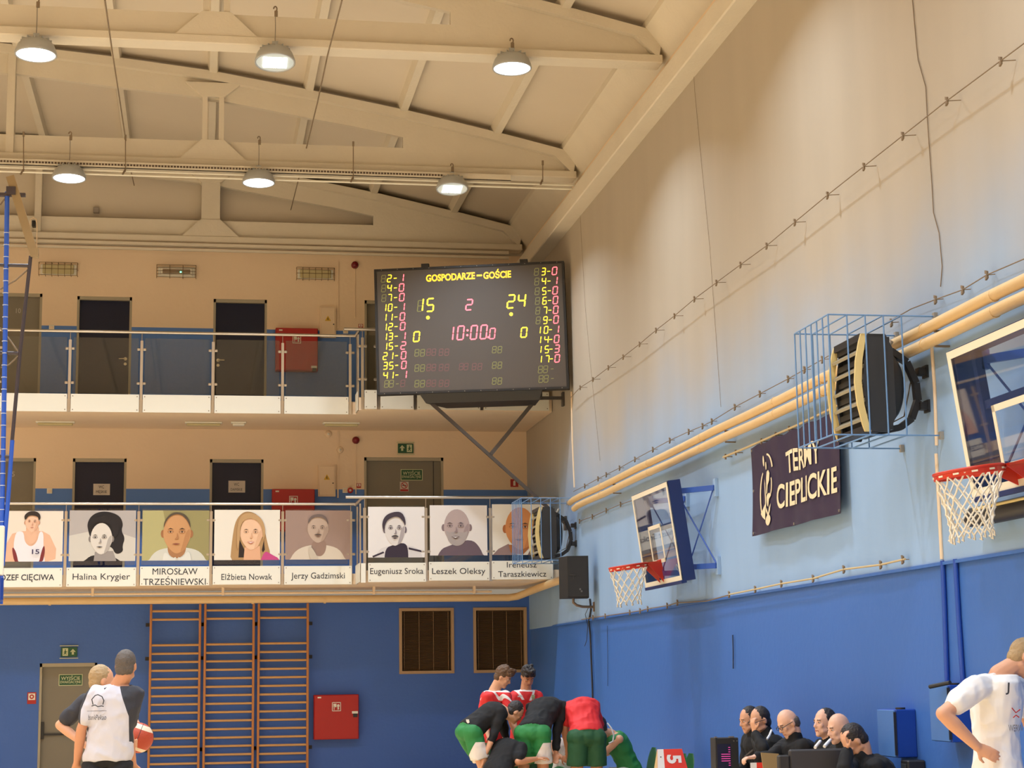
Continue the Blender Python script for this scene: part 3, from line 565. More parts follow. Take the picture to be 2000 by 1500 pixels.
def face(cx, cy, rx, ry, skin, shade, darkc, lip, turn=0, beard=None, must=None, smile=False, brow=1):
    """flat printed face: oval, ears, cheek shade, brows, eyes, nose, mouth"""
    L = [(shade, circ(cx-rx*1.02, cy-ry*.02, rx*.16, ry*.2)), (shade, circ(cx+rx*1.02, cy-ry*.02, rx*.16, ry*.2)),
         (skin, [(cx+rx*math.cos(t_)*(1 if math.sin(t_) > -.2 else 1-.28*abs(math.sin(t_))**2), cy+ry*math.sin(t_)) for t_ in np.linspace(0, 2*math.pi, 26)[:-1]])]
    mixc = lambda a, b, k: tuple(int(a[i]*(1-k)+b[i]*k) for i in range(3))
    L.append((mixc(skin, shade, .45), [(cx+rx*.96, cy+ry*.3), (cx+rx*.93, cy-ry*.3), (cx+rx*.6, cy-ry*.82), (cx+rx*.2, cy-ry*.98), (cx+rx*.45, cy-ry*.5), (cx+rx*.6, cy)]))
    f = cx+turn*rx
    if beard: L.append((beard, [(cx-rx*.9, cy-ry*.15), (cx-rx*.55, cy-ry*.3), (f-rx*.3, cy-ry*.25), (f+rx*.3, cy-ry*.25), (cx+rx*.6, cy-ry*.3), (cx+rx*.9, cy-ry*.15), (cx+rx*.65, cy-ry*.85), (cx, cy-ry*1.08), (cx-rx*.65, cy-ry*.85)]))
    for s in (-1, 1):
        ex = f+s*rx*.42
        L.append((mixc(skin, shade, .6), circ(ex, cy+ry*.09, rx*.25, ry*.10, 12)))
        L.append((darkc, [(ex-rx*.24, cy+ry*.20*brow), (ex, cy+ry*.27*brow), (ex+rx*.24, cy+ry*.20*brow), (ex, cy+ry*.22*brow)]))
        L.append((mixc(skin, (235, 225, 215), .5), circ(ex, cy+ry*.07, rx*.14, ry*.032, 10))); L.append((darkc, circ(ex, cy+ry*.07, rx*.065, ry*.036, 8)))
        L.append((darkc, [(ex-rx*.18, cy+ry*.08), (ex, cy+ry*.13), (ex+rx*.18, cy+ry*.08), (ex, cy+ry*.105)]))
    L.append((mixc(skin, shade, .7), [(f+rx*.04, cy+ry*.1), (f+rx*.2, cy-ry*.24), (f+rx*.1, cy-ry*.3), (f-rx*.16, cy-ry*.28), (f+rx*.04, cy-ry*.2)]))
    if must: L.append((must, [(f-rx*.42, cy-ry*.46), (f-rx*.2, cy-ry*.36), (f+rx*.2, cy-ry*.36), (f+rx*.42, cy-ry*.46), (f, cy-ry*.44)]))
    L.append((lip, [(f-rx*.32, cy-ry*.52), (f, cy-ry*.49), (f+rx*.32, cy-ry*.52), (f, cy-ry*(.64 if smile else .58))]))
    if smile: L.append(((235, 228, 220), [(f-rx*.24, cy-ry*.525), (f+rx*.24, cy-ry*.525), (f, cy-ry*.585)]))
    return L
# 1 man in a white basketball vest (number 15)
sk = (222, 176, 146); portrait(2, 998, 124, 1097, 29.8, 'portrait of a young man in a white basketball vest numbered 15', [(226, 212, 196),
    (sk, [(.0, .0), (.08, .33), (.2, .55), (.38, .6), (.78, .6), (.92, .52), (1.05, .25), (1.04, .05), (.9, .0)]), (sk, [(.46, .75), (.46, .5), (.58, .44), (.72, .5), (.70, .75)]),
    ((226, 222, 226), [(.26, .57), (.34, .6), (.42, .58), (.44, .38), (.56, .28), (.68, .38), (.72, .6), (.80, .58), (.80, .3), (.86, .0), (.34, .0), (.22, .25)]),
    ((122, 40, 44), [(.22, .3), (.3, .15), (.36, .0), (.3, .0), (.2, .22)]), ((122, 40, 44), [(.82, .35), (.84, .15), (.74, .0), (.70, .0), (.76, .18)]),
    (sk, [(.44, .57), (.48, .4), (.56, .31), (.66, .4), (.70, .6), (.6, .62), (.5, .62)])]+face(.575, .77, .13, .19, (228, 184, 156), (196, 142, 112), (40, 28, 24), (170, 100, 84))+[
    ((42, 30, 26), [(.43, .83), (.42, .91), (.5, .985), (.62, 1.0), (.72, .95), (.74, .85), (.70, .80), (.69, .88), (.6, .91), (.5, .90), (.455, .82)])], ('15', .66, .19, .13, (58, 50, 84)))
# 2 dark haired woman, black and white
portrait(134, 997, 266, 1096, 29.8, 'black and white portrait of a woman with dark swept up hair', [(176, 168, 164), ((202, 196, 186), [(0, 0), (1.4, 0), (1.4, .45), (.7, .65), (0, .5)]),
    ((24, 20, 26), [(.18, 0), (.35, .08), (.55, .13), (.9, .1), (1.15, 0)]), ((150, 142, 138), [(.48, .0), (.5, .18), (.85, .2), (.92, .0)]),
    ((22, 18, 24), [(.36, .6), (.34, .75), (.42, .9), (.58, .98), (.8, .97), (.98, .88), (1.04, .72), (1.0, .6), (1.08, .45), (1.03, .3), (1.05, .18), (.9, .12), (.82, .3), (.5, .3), (.42, .42)])]+
    face(.62, .44, .21, .31, (214, 206, 196), (128, 120, 116), (26, 22, 26), (70, 62, 62), turn=-.15)+[((22, 18, 24), [(.41, .6), (.45, .74), (.62, .78), (.82, .72), (.84, .45), (.95, .5), (.98, .8), (.7, .93), (.42, .82), (.37, .66)])])
# 3 bald man, greenish background
portrait(277, 997, 409, 1095, 29.8, 'portrait of a smiling balding man in white shirt on olive ground', [(150, 140, 92), ((176, 168, 116), [(0, 0), (.6, 0), (.4, 1), (0, 1)]),
    ((206, 204, 192), [(.05, .0), (.2, .15), (.45, .26), (.95, .26), (1.2, .14), (1.34, .0)]), ((168, 118, 78), [(.5, .12), (.5, .4), (.86, .4), (.86, .14), (.68, .02)])]+
    face(.68, .54, .27, .40, (198, 146, 98), (160, 106, 66), (60, 40, 26), (140, 78, 58), turn=-.05)+[((84, 70, 54), [(.41, .62), (.43, .8), (.55, .94), (.68, .97), (.83, .93), (.93, .8), (.95, .62), (.90, .76), (.8, .89), (.68, .93), (.55, .89), (.46, .78)]), ((218, 216, 206), [(.42, .22), (.6, .02), (.68, .1), (.62, .0), (.4, .0)]), ((218, 216, 206), [(.94, .24), (.76, .02), (.7, .1), (.74, .0), (.98, .0)])])
# 4 blonde woman
portrait(418, 996, 547, 1094, 29.8, 'portrait of a woman with long blonde hair and pink jacket', [(230, 222, 208),
    ((176, 138, 92), [(.3, 0), (.36, .5), (.42, .8), (.56, .96), (.72, .97), (.88, .88), (.98, .65), (1.06, .3), (1.12, .1), (1.0, .0)]), ((40, 26, 22), [(.48, .05), (.5, .4), (.6, .2), (.6, .05)]), ((40, 26, 22), [(.94, .2), (.98, .4), (1.0, .2), (.96, .15)]),
    ((222, 170, 134), [(.58, .0), (.6, .25), (.9, .28), (.92, .0)]), ((196, 70, 130), [(.88, .0), (.98, .2), (1.15, .1), (1.3, .02), (1.3, 0)])]+face(.73, .53, .22, .33, (232, 190, 156), (206, 156, 120), (78, 54, 40), (196, 110, 100), turn=-.05, smile=True)+[
    ((188, 150, 104), [(.51, .45), (.5, .65), (.58, .8), (.72, .84), (.86, .78), (.96, .6), (.96, .35), (1.02, .55), (.95, .82), (.75, .95), (.55, .92), (.46, .75), (.44, .4), (.46, .15)])])
# 5 man with moustache, mauve
portrait(557, 997, 684, 1093, 29.8, 'mauve toned portrait of a moustached man in a white shirt', [(158, 132, 120), ((212, 198, 180), [(.04, .0), (.15, .15), (.45, .3), (.88, .3), (1.15, .18), (1.28, .0)]), ((150, 122, 108), [(.52, .15), (.54, .4), (.84, .4), (.82, .15), (.7, .04)])]+
    face(.66, .62, .21, .28, (188, 164, 146), (156, 130, 114), (74, 60, 56), (120, 92, 84), must=(90, 74, 68))+[((112, 96, 90), [(.45, .7), (.47, .84), (.58, .92), (.76, .92), (.86, .82), (.87, .7), (.83, .8), (.7, .87), (.54, .85)]), ((198, 184, 166), [(.5, .3), (.66, .05), (.7, .0), (.55, .0), (.46, .2)])])
# 6 high contrast man
portrait(719, 990, 829, 1089, 28.95, 'high contrast portrait of a moustached man in a track jacket', [(226, 220, 216), ((212, 206, 204), [(.05, .0), (.2, .15), (.35, .22), (.8, .25), (1.05, .15), (1.1, 0)]), ((46, 36, 54), [(.32, .0), (.33, .18), (.5, .25), (.75, .3), (.8, .1), (.78, .0)]), ((52, 42, 58), [(.08, .03), (.3, .12), (.32, .09), (.1, .0)]), ((52, 42, 58), [(.8, .2), (1.05, .14), (1.06, .1), (.8, .16)])]+
    face(.53, .55, .2, .32, (216, 208, 202), (110, 98, 106), (30, 22, 34), (60, 46, 56), must=(34, 26, 36))+[((60, 50, 62), [(.3, .5), (.27, .68), (.34, .83), (.5, .9), (.66, .9), (.74, .76), (.74, .6), (.69, .72), (.58, .82), (.4, .76), (.34, .66)])])
# 7 bald bearded man
portrait(840, 987, 951, 1085, 28.95, 'pale portrait of a laughing bald man with grey beard', [(226, 218, 212), ((104, 86, 96), [(.08, .0), (.2, .12), (.4, .2), (.82, .34), (1.02, .15), (1.13, .0)])]+
    face(.54, .56, .26, .36, (178, 158, 154), (132, 112, 114), (62, 50, 58), (92, 66, 72), turn=-.12, beard=(168, 156, 152), smile=True))
# 8 bald man in warm colours
portrait(962, 985, 1075, 1084, 28.95, 'warm coloured portrait of a bald man, partly behind the far heater cage', [(226, 218, 204), ((140, 116, 112), [(.0, .0), (.12, .12), (.32, .22), (.5, .0)]), ((130, 106, 104), [(.7, .0), (.8, .2), (1.1, .1), (1.13, .0)]), ((168, 104, 60), [(.32, .2), (.36, .05), (.6, .0), (.8, .2)])]+
    face(.56, .52, .3, .42, (208, 138, 82), (172, 102, 54), (60, 38, 26), (140, 78, 54), turn=-.1))
# ================================================================ pipes below the lower gallery and on the side wall
t = thing('heating_pipe', 'thick cream lagged pipe under the lower gallery, bending along the side wall', 'pipe', (0, 31.0, 3.1))
pa = at(1010, 1164, Y=31.0); zz = at(500, 1172, Y=31.0).z
MB().tube([(-16, 31.0, zz), (pa.x-.15, 31.0, zz+.01), (pa.x, 30.93, zz+.03), (5.5, 29.9, 3.2), (5.55, 28.6, 3.24), (5.56, 27.0, 3.26), (5.56, 26.8, 3.28)], .062, 14).build('lagging', bronze, t)
for x in (-2.4, .9, 2.1): MB().cyl((x-.02, 31.0, zz), (x+.02, 31.0, zz), .066, 14).build('collar', bronze, t)
t = thing('thin_pipe', 'thin cream pipe just above the lagged pipe under the gallery', 'pipe', (0, 30.6, 3.2))
MB().cyl((-16, 30.7, zz+.10), (4.9, 30.7, zz+.10), .02, 8).build('pipe_run', cream, t)
for x in (-1.7, .4, 2.9, 4.6): MB().box(x-.02, x+.02, 30.66, 30.74, zz+.07, 3.3).build('pipe_clip', cream, t)
for nm, ya, yb, dx in (('upper', 841, 620, 5.62), ('lower', 864, 648, 5.62)):
    pA = at(1400, ya, X=dx); pB = at(1850, yb, X=dx); d = (pB-pA).normalized(); d.z = 0; d.x = 0; d = V(0, -1, 0); z_ = (pA.z+pB.z)/2
    t = thing('side_wall_pipe', '%s of the two cream pipes running along the side wall' % nm, 'pipe', (dx, 18, z_)); y1 = 27.2 if nm == 'upper' else 26.9
    pts = [(dx, y1+.25, z_-.02), (dx, y1, z_)]+[(dx, y, z_+.006*math.sin(y*1.7)) for y in np.arange(y1-.6, -2.5, -1.2)]
    MB().tube(pts, .046, 12).build('lagging', bronze, t); cc = None
    for y in (25.2, 22.4, 19.9, 17.2, 15.8, 14.9, 13.4, 12.1):
        cy_ = MB().cyl((dx, y-.012, z_), (dx, y+.012, z_), .0495, 12)
        if cc is None: cc = cy_.build('seam_collar', bronze, t); y00 = y
        else: piece('seam_collar', cc, t, (0, y-y00, 0))
    for y in (24.5, 19, 13.2): MB().box(dx, XW-.012, y-.012, y+.012, z_-.06, z_-.045).build('pipe_bracket', wirem, t)
# vertical lines on the side wall
def wline(pts, r, m_, name, label, cat, X=XW-.02, n=6, part='run'):
    P = [at(x, y, X=X) for x, y in pts]; t = thing(name, label, cat, P[0]); MB().tube(P, r, n).build(part, m_, t); return t
wline([(1782, 0), (1790, 90), (1793, 117), (1808, 170), (1811, 232), (1820, 360), (1823, 415), (1834, 455), (1840, 520), (1837, 560)], .0038, wirem, 'hanging_cable', 'thin wavy cable hanging down the upper side wall at the right', 'cable')
wline([(1350, 65), (1357, 180), (1372, 340), (1386, 480), (1408, 795)], .002, wirem, 'hanging_cable', 'very thin straight wire down the side wall from the ledge', 'cable')
wline([(1131, 385), (1143, 600), (1152, 700), (1172, 900)], .0018, wirem, 'hanging_cable', 'faint thin wire down the side wall right of the scoreboard', 'cable')
wline([(1116, 765), (1118, 860), (1122, 952)], .014, cream, 'wall_conduit', 'cream conduit down the side wall beside the scoreboard bracket', 'conduit')
wline([(1820, 672), (1826, 760), (1830, 870)], .016, cream, 'wall_conduit', 'cream conduit below the side wall pipes beside the near heater', 'conduit')
wline([(1829, 886), (1834, 980), (1840, 1092)], .016, cream, 'wall_conduit', 'cream conduit behind the near basket net', 'conduit')
cblue = mat('conduit_blue', S(38, 82, 176), .4)
wline([(1841, 1095), (1845, 1190), (1850, 1334)], .02, cblue, 'wall_conduit', 'left of the two blue conduits on the side wall dado', 'conduit')
wline([(1866, 1092), (1872, 1200), (1881, 1334)], .02, cblue, 'wall_conduit', 'right of the two blue conduits on the side wall dado', 'conduit')
cleat = MB()
def string_wire(pts, clips, off, label, r=.0048, m_=None):
    X = XW-.012-off; P = [at(x, y, X=X) for x, y in pts]; t = thing('net_wire', label, 'wire', P[0]); MB().tube(P, r, 6).build('wire', m_ or wirem, t)
    for x, y in clips:
        p = at(x, y, X=X); k = MB().obox(p+V(0, 0, .019), (.008, 0, 0), (0, .016, .006), (0, 0, .013)).obox(p-V(0, 0, .019), (.008, 0, 0), (0, .016, -.006), (0, 0, .013)).cyl(p, (XW-.018, p.y-.03, p.z), .004, 6); k.build('cleat', wirem, t)
c1 = [(1133, 757), (1158, 741), (1188, 718), (1217, 697), (1249, 672), (1281, 645), (1317, 617), (1356, 584), (1399, 552), (1446, 517), (1497, 480), (1552, 434), (1616, 381), (1687, 325), (1763, 265), (1849, 197), (1954, 119)]
string_wire([(1113, 778)]+c1+[(2060, 40)], c1, .11, 'long dark wire on cleats climbing the upper side wall')
c2 = [(1142, 949), (1168, 935), (1184, 927), (1210, 914), (1240, 897), (1275, 878), (1308, 860), (1345, 843), (1372, 832), (1390, 823), (1435, 795), (1484, 769), (1539, 740), (1571, 722), (1606, 702), (1741, 630), (1827, 585), (1880, 566), (1927, 537)]
string_wire([(1120, 960)]+c2[:-4]+[(1780, 603), (1827, 585), (1880, 566), (1927, 537), (2060, 480)], c2, .06, 'brown wire on cleats just above the side wall pipes', .0045)
c3 = [(1158, 1206), (1182, 1203), (1230, 1196), (1250, 1193), (1265, 1189), (1303, 1183), (1323, 1177)]
string_wire([(1136, 1210)]+c3+[(1350, 1176), (1380, 1174), (1424, 1162)], c3, .05, 'dark wire on cleats along the top of the blue dado, far end', .007)
c4 = [(1424, 1161), (1475, 1151), (1526, 1140), (1588, 1130), (1648, 1112), (1720, 1103), (1763, 1093)]
string_wire([(1424, 1161)]+c4+[(1768, 1092)], c4, .05, 'pale cord on cleats along the top of the blue dado, near end', .009, mat('cord_pale', S(200, 180, 140), .7))
c5 = [(1132, 1018), (1157, 1009), (1184, 997), (1212, 985), (1240, 976)]
string_wire(c5+[(1262, 968)], c5, .03, 'short thin wire below the pipes behind the far heater', .005)
# ================================================================ hanging speaker on the side wall and its cable
sp_ = mat('speaker_black', (.014, .014, .015), .6, bump=.2, bscale=200)
c = at(1119, 1128, Y=26.3); t = thing('loudspeaker', 'black box loudspeaker on a bent arm near the far corner', 'loudspeaker', c)
R_ = Matrix.Rotation(math.radians(-14), 3, 'Z'); ax, ay = R_ @ V(1, 0, 0), R_ @ V(0, 1, 0); hh = .305
fr = [c-ax*.07-ay*.17, c+ax*.235-ay*.15, c+ax*.2+ay*.15, c-ax*.21+ay*.13]
MB().hull([p+V(0, 0, s*hh) for p in fr for s in (-1, 1)]).build('cabinet', sp_, t)
MB().obox(c-ay*.170+ax*.083, ax*.14, ay*.008, (0, 0, hh-.02)).build('grille', mat('grille', (.02, .02, .021), .8), t)
MB().obox(c-ay*.186+V(0, 0, .03), ax*.04, ay*.003, (0, 0, .01)).obox(c-ay*.186+V(0, 0, .0)+ax*.015, ax*.008, ay*.003, (0, 0, .03)).build('badge', dark, t)
MB().obox(c-ay*.186+ax*.11-V(0, 0, .18), ax*.012, ay*.003, (0, 0, .012)).obox(c-ay*.186+ax*.13-V(0, 0, .21), ax*.012, ay*.003, (0, 0, .012)).build('foot_mark', mat('mark_grey', (.12, .12, .12), .5), t)
MB().tube([c-V(0, 0, hh)+ax*.0, c-V(0, 0, hh+.06), c-V(-.05, 0, hh+.1), c-V(-.14, -.02, hh+.12), V(XW-.03, 26.4, c.z-hh-.12)], .02, 10).obox((XW-.02, 26.4, c.z-hh-.12), (.01, 0, 0), (0, .03, 0), (0, 0, .07)).build('arm', mat('arm_brown', (.2, .13, .08), .4), t)
t = thing('speaker_cable', 'black cable dropping down the side wall from the loudspeaker', 'cable', at(1154, 1186, X=XW-.03))
MB().tube([at(x, y, X=XW-.03) for x, y in [(1152, 1170), (1154, 1190), (1150, 1215), (1153, 1240), (1155, 1290), (1157, 1340), (1160, 1440)]], .014, 6).build('cable', dark, t)
MB().tube([at(x, y, X=XW-.05) for x, y in [(1150, 1185), (1143, 1200), (1148, 1222), (1146, 1250), (1142, 1262)]], .005, 5).build('loose_lead', dark, t)
# ================================================================ heaters in wire cages
hb = mat('heater_dark', (.022, .021, .022), .5); hside = mat('heater_side', (.03, .033, .038), .45); strip = mat('heater_strip', S(226, 204, 140), .5); vane = mat('heater_vane', S(160, 152, 130), .4); cageb = mat('cage_blue', S(108, 148, 196), .45)
def heater(cage=True, label=''):
    t = thing('fan_heater', label, 'heater', (5.3, 13.8, 3.6)); Y0, Y1 = 13.50, 14.15; zb, zt = 3.62, 4.40; zm = (zb+zt)/2
    prof = [(-1, .0), (-.85, -.02), (-.45, -.055), (0, -.07), (.45, -.055), (.85, -.02), (1, 0)]
    def bulge(x, y0, y1, w, m_, nm, k=1, hz=.38):
        MB().prism([(x+b_*k, y0, zm+a_*hz) for a_, b_ in prof]+[(x+w+b_*k*.9, y0, zm+a_*hz) for a_, b_ in prof[::-1]], (0, y1-y0, 0)).build(nm, m_, t)
    x = 5.135
    bulge(x, Y0, Y0+.025, .05, strip, 'pale_edge', hz=.39); bulge(x, Y1-.025, Y1, .05, strip, 'pale_edge', hz=.39)
    bulge(x+.10, Y0+.03, Y1-.03, .05, hb, 'core_panel', 1, .36)
    MB().prism([(x+.05, Y0+.002, zb+.0), (x+.2, Y0+.002, zb+.0), (x+.26, Y0+.002, zb+.12), (x+.26, Y0+.002, zt-.12), (x+.2, Y0+.002, zt-.0), (x+.05, Y0+.002, zt-.0), (x+.0, Y0+.002, zm)], (0, .02, 0)).build('side_cheek', hside, t); MB().prism([(x+.05, Y1-.022, zb), (x+.2, Y1-.022, zb), (x+.26, Y1-.022, zb+.12), (x+.26, Y1-.022, zt-.12), (x+.2, Y1-.022, zt), (x+.05, Y1-.022, zt), (x, Y1-.022, zm)], (0, .02, 0)).build('side_cheek', hside, t)
    MB().box(x+.1, x+.24, Y0+.02, Y1-.02, zb+.02, zt-.02).build('body', hside, t); MB().lathe((x+.24, (Y0+Y1)/2, zm), [(.3, 0), (.3, .08), (.24, .13), (.001, .15)], 28, (1, 0, 0)).build('fan_housing', hb, t)
    for i in range(5):
        z = zb+.12+i*.135; v = MB(); v.obox((x+.02, (Y0+Y1)/2, z), (.045, 0, .028), (0, (Y1-Y0)/2-.03, 0), (-.006, 0, .01)); v.build('louvre', vane, t)
        MB().obox((x+.05, (Y0+Y1)/2, z+.055), (.03, 0, 0), (0, (Y1-Y0)/2-.03, 0), (0, 0, .022)).build('louvre_gap', hb, t)
    MB().box(x-.005, x+.12, Y0+.028, Y1-.028, zt-.05, zt+.005).build('end_cap', hb, t); MB().box(x-.005, x+.12, Y0+.028, Y1-.028, zb-.005, zb+.05).build('end_cap', hb, t)
    Yc = Y0+.2
    arm = [(5.3, Yc, zt-.04), (5.45, Yc, zt-.10), (5.58, Yc, zt-.19), (5.65, Yc, zt-.36), (5.66, Yc, zt-.5), (5.6, Yc, zb+.13), (5.5, Yc, zb+.06), (5.2, Yc, zb-.0)]
    g = MB()
    for a_, b_ in zip(arm[:-1], arm[1:]): g.bar(V(a_), V(b_), .05, .06, (0, 1, 0))
    g.build('bracket_arm', dark, t)
    for z in (zt-.27, zb+.23): MB().box(5.66, XW-.013, Yc-.06, Yc+.02, z-.03, z+.03).box(XW-.03, XW-.012, Yc-.07, Yc+.03, z-.05, z+.05).build('wall_plate', dark, t)
    MB().tube([(5.5, Yc+.1, zt+.0), (5.44, Yc+.1, zt-.1), (5.42, Yc+.1, zt-.3)], .022, 8).build('flexible_hose', galv, t)
    MB().tube([(5.35, Yc+.2, zb+.2), (5.5, Yc+.2, zb+.12), (5.62, Yc+.2, zb+.18), (5.7, Yc+.2, zb+.5)], .006, 5).build('power_lead', wirem, t)
    return t
def cage(label):
    Xf = 4.836; Y0, Y1 = 13.414, 14.235; z0_, z1_ = 3.58, 4.53; Xb = XW-.013; r = .0065
    t = thing('wire_cage', label, 'cage', (Xf, Y0, z0_)); bars = []
    def ln(*pts): MB().tube(pts, r, 6).build('cage_bar', cageb, t)
    n = 7
    for k in range(n):
        y = Y0+(Y1-Y0)*k/(n-1); ln((Xf, y, z0_), (Xf, y, z1_))
    for x in (4.99, 5.14, 5.29, 5.44):
        ln((x, Y0, z0_), (x, Y0, z1_)); ln((x, Y1, z0_), (x, Y1, z1_)); ln((x, Y0, z1_), (x, Y1, z1_)); ln((x, Y0, z0_), (x, Y1, z0_))
    for z in (z0_, z1_): ln((Xf, Y0, z), (Xf, Y1, z)); ln((Xf, Y0, z), (Xb, Y0, z)); ln((Xf, Y1, z), (Xb, Y1, z))
    for y in (Y0, Y1):
        for z in (z0_, z1_): MB().box(Xb-.03, Xb+.0005, y-.02, y+.02, z-.03, z+.03).build('fixing_foot', galv, t)
    return t
h1 = heater(label='near dark fan heater with pale edges, in a cage above the banner'); k1 = cage('pale blue wire cage around the near fan heater')
h2 = copy_tree(h1); tag(h2, 'far dark fan heater in a cage in front of the last portrait'); h2.location = V(h2.location)+V(0, 13.93, -.065); h2['group'] = h1['group'] = 'fan heaters on the side wall'
k2 = copy_tree(k1); tag(k2, 'pale blue wire cage around the far fan heater by the corner'); k2.location = V(k2.location)+V(0, 13.93, -.065); k2['group'] = k1['group'] = 'wire cages round the heaters'
# dark fitting on the wall behind the near net
t = thing('tube_heater', 'dark rounded heater on the wall below the near backboard', 'heater', at(1950, 990, X=5.55)); a = at(1888, 992, X=5.5); b2 = V(5.5, 11.0, 2.95)
MB().tube([(5.62, 12.72, 2.87), (5.62, 12.68, 2.87), (5.62, 12.5, 2.87), (5.62, 11, 2.87)], [.05, .072, .075, .075], 16).build('barrel', hb, t); MB().tube([(5.555, 12.5, 2.915), (5.555, 11, 2.915)], .012, 8).build('pale_edge', strip, t)
MB().box(5.62, XW-.013, 12.3, 12.36, 2.83, 2.91).build('wall_plate', dark, t); MB().box(5.62, XW-.013, 11.4, 11.46, 2.83, 2.91).build('wall_plate', dark, t)
# ================================================================ baskets
navyf = mat('frame_navy', S(22, 44, 100), .4); bar_blue = mat('bar_blue', S(52, 88, 170), .4); rimred = mat('rim_red', S(196, 50, 28), .35); netm = mat('net_white', S(232, 224, 205), .8); bord = mat('board_border', S(234, 224, 200), .5); bglass = glass_mat('board_glass', (.88, .90, .93))
def basket(label, Yc, oz, H_, ro):
    t = thing('basketball_basket', label, 'basketball hoop', (5.3, Yc, 2.8)); th = math.radians(7.6)
    up = V(-math.sin(th), 0, math.cos(th)); nrm = V(-math.cos(th), 0, -math.sin(th)); O = V(5.40, Yc, oz); W2 = .86
    Q = lambda v, h, d=0: O+V(0, -v, 0)+up*h+nrm*d      # v toward the camera
    def slab_(v0, v1, h0, h1, d0, d1, nm, m_): MB().hexa([Q(v0, h0, d0), Q(v1, h0, d0), Q(v1, h0, d1), Q(v0, h0, d1), Q(v0, h1, d0), Q(v1, h1, d0), Q(v1, h1, d1), Q(v0, h1, d1)][::1]).build(nm, m_, t)
    slab_(-W2, W2, 0, H_, -.012, 0, 'board_glass', bglass)
    b_ = .055; g = MB()
    for v0, v1, h0, h1 in ((-W2, W2, 0, b_), (-W2, W2, H_-b_, H_), (-W2, -W2+b_, b_, H_-b_), (W2-b_, W2, b_, H_-b_)):
        g.hexa([Q(v0, h0, 0), Q(v1, h0, 0), Q(v1, h0, .004), Q(v0, h0, .004), Q(v0, h1, 0), Q(v1, h1, 0), Q(v1, h1, .004), Q(v0, h1, .004)])
    g.build('border_line', bord, t); g = MB(); l = .045; i0, i1 = ro-.02, ro+.43
    for v0, v1, h0, h1 in ((-.3, .3, i0, i0+l), (-.3, .3, i1-l, i1), (-.3, -.3+l, i0, i1), (.3-l, .3, i0, i1)):
        g.hexa([Q(v0, h0, .001), Q(v1, h0, .001), Q(v1, h0, .005), Q(v0, h0, .005), Q(v0, h1, .001), Q(v1, h1, .001), Q(v1, h1, .005), Q(v0, h1, .005)])
    g.build('target_square', bord, t)
    for v0, v1, h0, h1 in ((-W2, W2, -.01, .05), (-W2, W2, H_-.05, H_+.01), (-W2, -W2+.06, .05, H_-.05), (W2-.06, W2, .05, H_-.05)):
        slab_(v0, v1, h0, h1, -.16, -.014, 'frame_member', navyf)
    for v in (-.62, .62): slab_(v-.03, v+.03, .05, H_-.05, -.14, -.08, 'frame_member', navyf)
    slab_(-.62, .62, H_*.56, H_*.56+.06, -.14, -.09, 'frame_member', navyf)
    slab_(-W2-.005, W2+.005, -.035, .0, -.05, .012, 'bottom_padding', navyf)
    # arms to the wall, swung 45 degrees
    for s in (.62, -.62):
        for h in (.14, H_-.11):
            a_ = Q(s, h, -.16); e = V(XW-.05, a_.y-.62, a_.z-.02); MB().bar(a_, e, .035, .06).build('arm', bar_blue, t)
            MB().obox(a_, (.03, 0, 0), (0, .03, 0), (0, 0, .07)).build('hinge', bar_blue, t); MB().box(XW-.05, XW-.0125, e.y-.04, e.y+.04, e.z-.1, e.z+.1).build('wall_plate', mat('plate_blue', S(150, 180, 214), .5), t)
        a0, a1 = Q(s, .14, -.16), Q(s, H_-.11, -.16); e0, e1 = V(XW-.05, a0.y-.62, a0.z), V(XW-.05, a1.y-.62, a1.z)
        MB().cyl(a0, e1, .009, 6).build('brace_rod', bar_blue, t); MB().cyl(a1, e0, .009, 6).build('brace_rod', bar_blue, t)
    # rim: ring, flange, plate
    rc = Q(0, ro, .0)+nrm*.385; e1_ = V(0, 1, 0); e2_ = nrm; R0 = .228
    ring = [rc+e1_*R0*math.cos(a_)+e2_*R0*math.sin(a_) for a_ in np.linspace(0, 2*math.pi, 41)[:-1]]
    MB().tube(ring, .011, 8, closed=True).build('rim', rimred, t)
    g = MB(); N = 40
    vs = [rc+(e1_*math.cos(a_)+e2_*math.sin(a_))*r_-up*z_ for a_ in np.linspace(0, 2*math.pi, N+1)[:-1] for r_, z_ in ((R0+.004, .006), (R0+.006, .042), (R0-.004, .042), (R0-.006, .006))]
    g.add(vs, [(i*4+k, ((i+1) % N)*4+k, ((i+1) % N)*4+(k+1) % 4, i*4+(k+1) % 4) for i in range(N) for k in range(4)]); g.build('rim_skirt', rimred, t)
    for k in range(12):
        a_ = 2*math.pi*(k+.5)/12; d = e1_*math.cos(a_)+e2_*math.sin(a_); tt = d.cross(up); MB().obox(rc+d*(R0+.007)-up*.022, d*.002, tt*.02, up*.006).build('net_slot', bord, t)
    MB().hexa([Q(-.09, ro-.1, .0), Q(.09, ro-.1, 0), Q(.09, ro-.1, .012), Q(-.09, ro-.1, .012), Q(-.09, ro+.02, 0), Q(.09, ro+.02, 0), Q(.09, ro+.02, .012), Q(-.09, ro+.02, .012)]).build('mounting_plate', rimred, t)
    MB().hull([Q(-.1, ro+.005, .01), Q(.1, ro+.005, .01), Q(-.16, ro+.005, .17), Q(.16, ro+.005, .17), Q(-.1, ro-.007, .01), Q(.1, ro-.007, .01), Q(-.16, ro-.015, .17), Q(.16, ro-.015, .17)]).build('top_gusset', rimred, t)
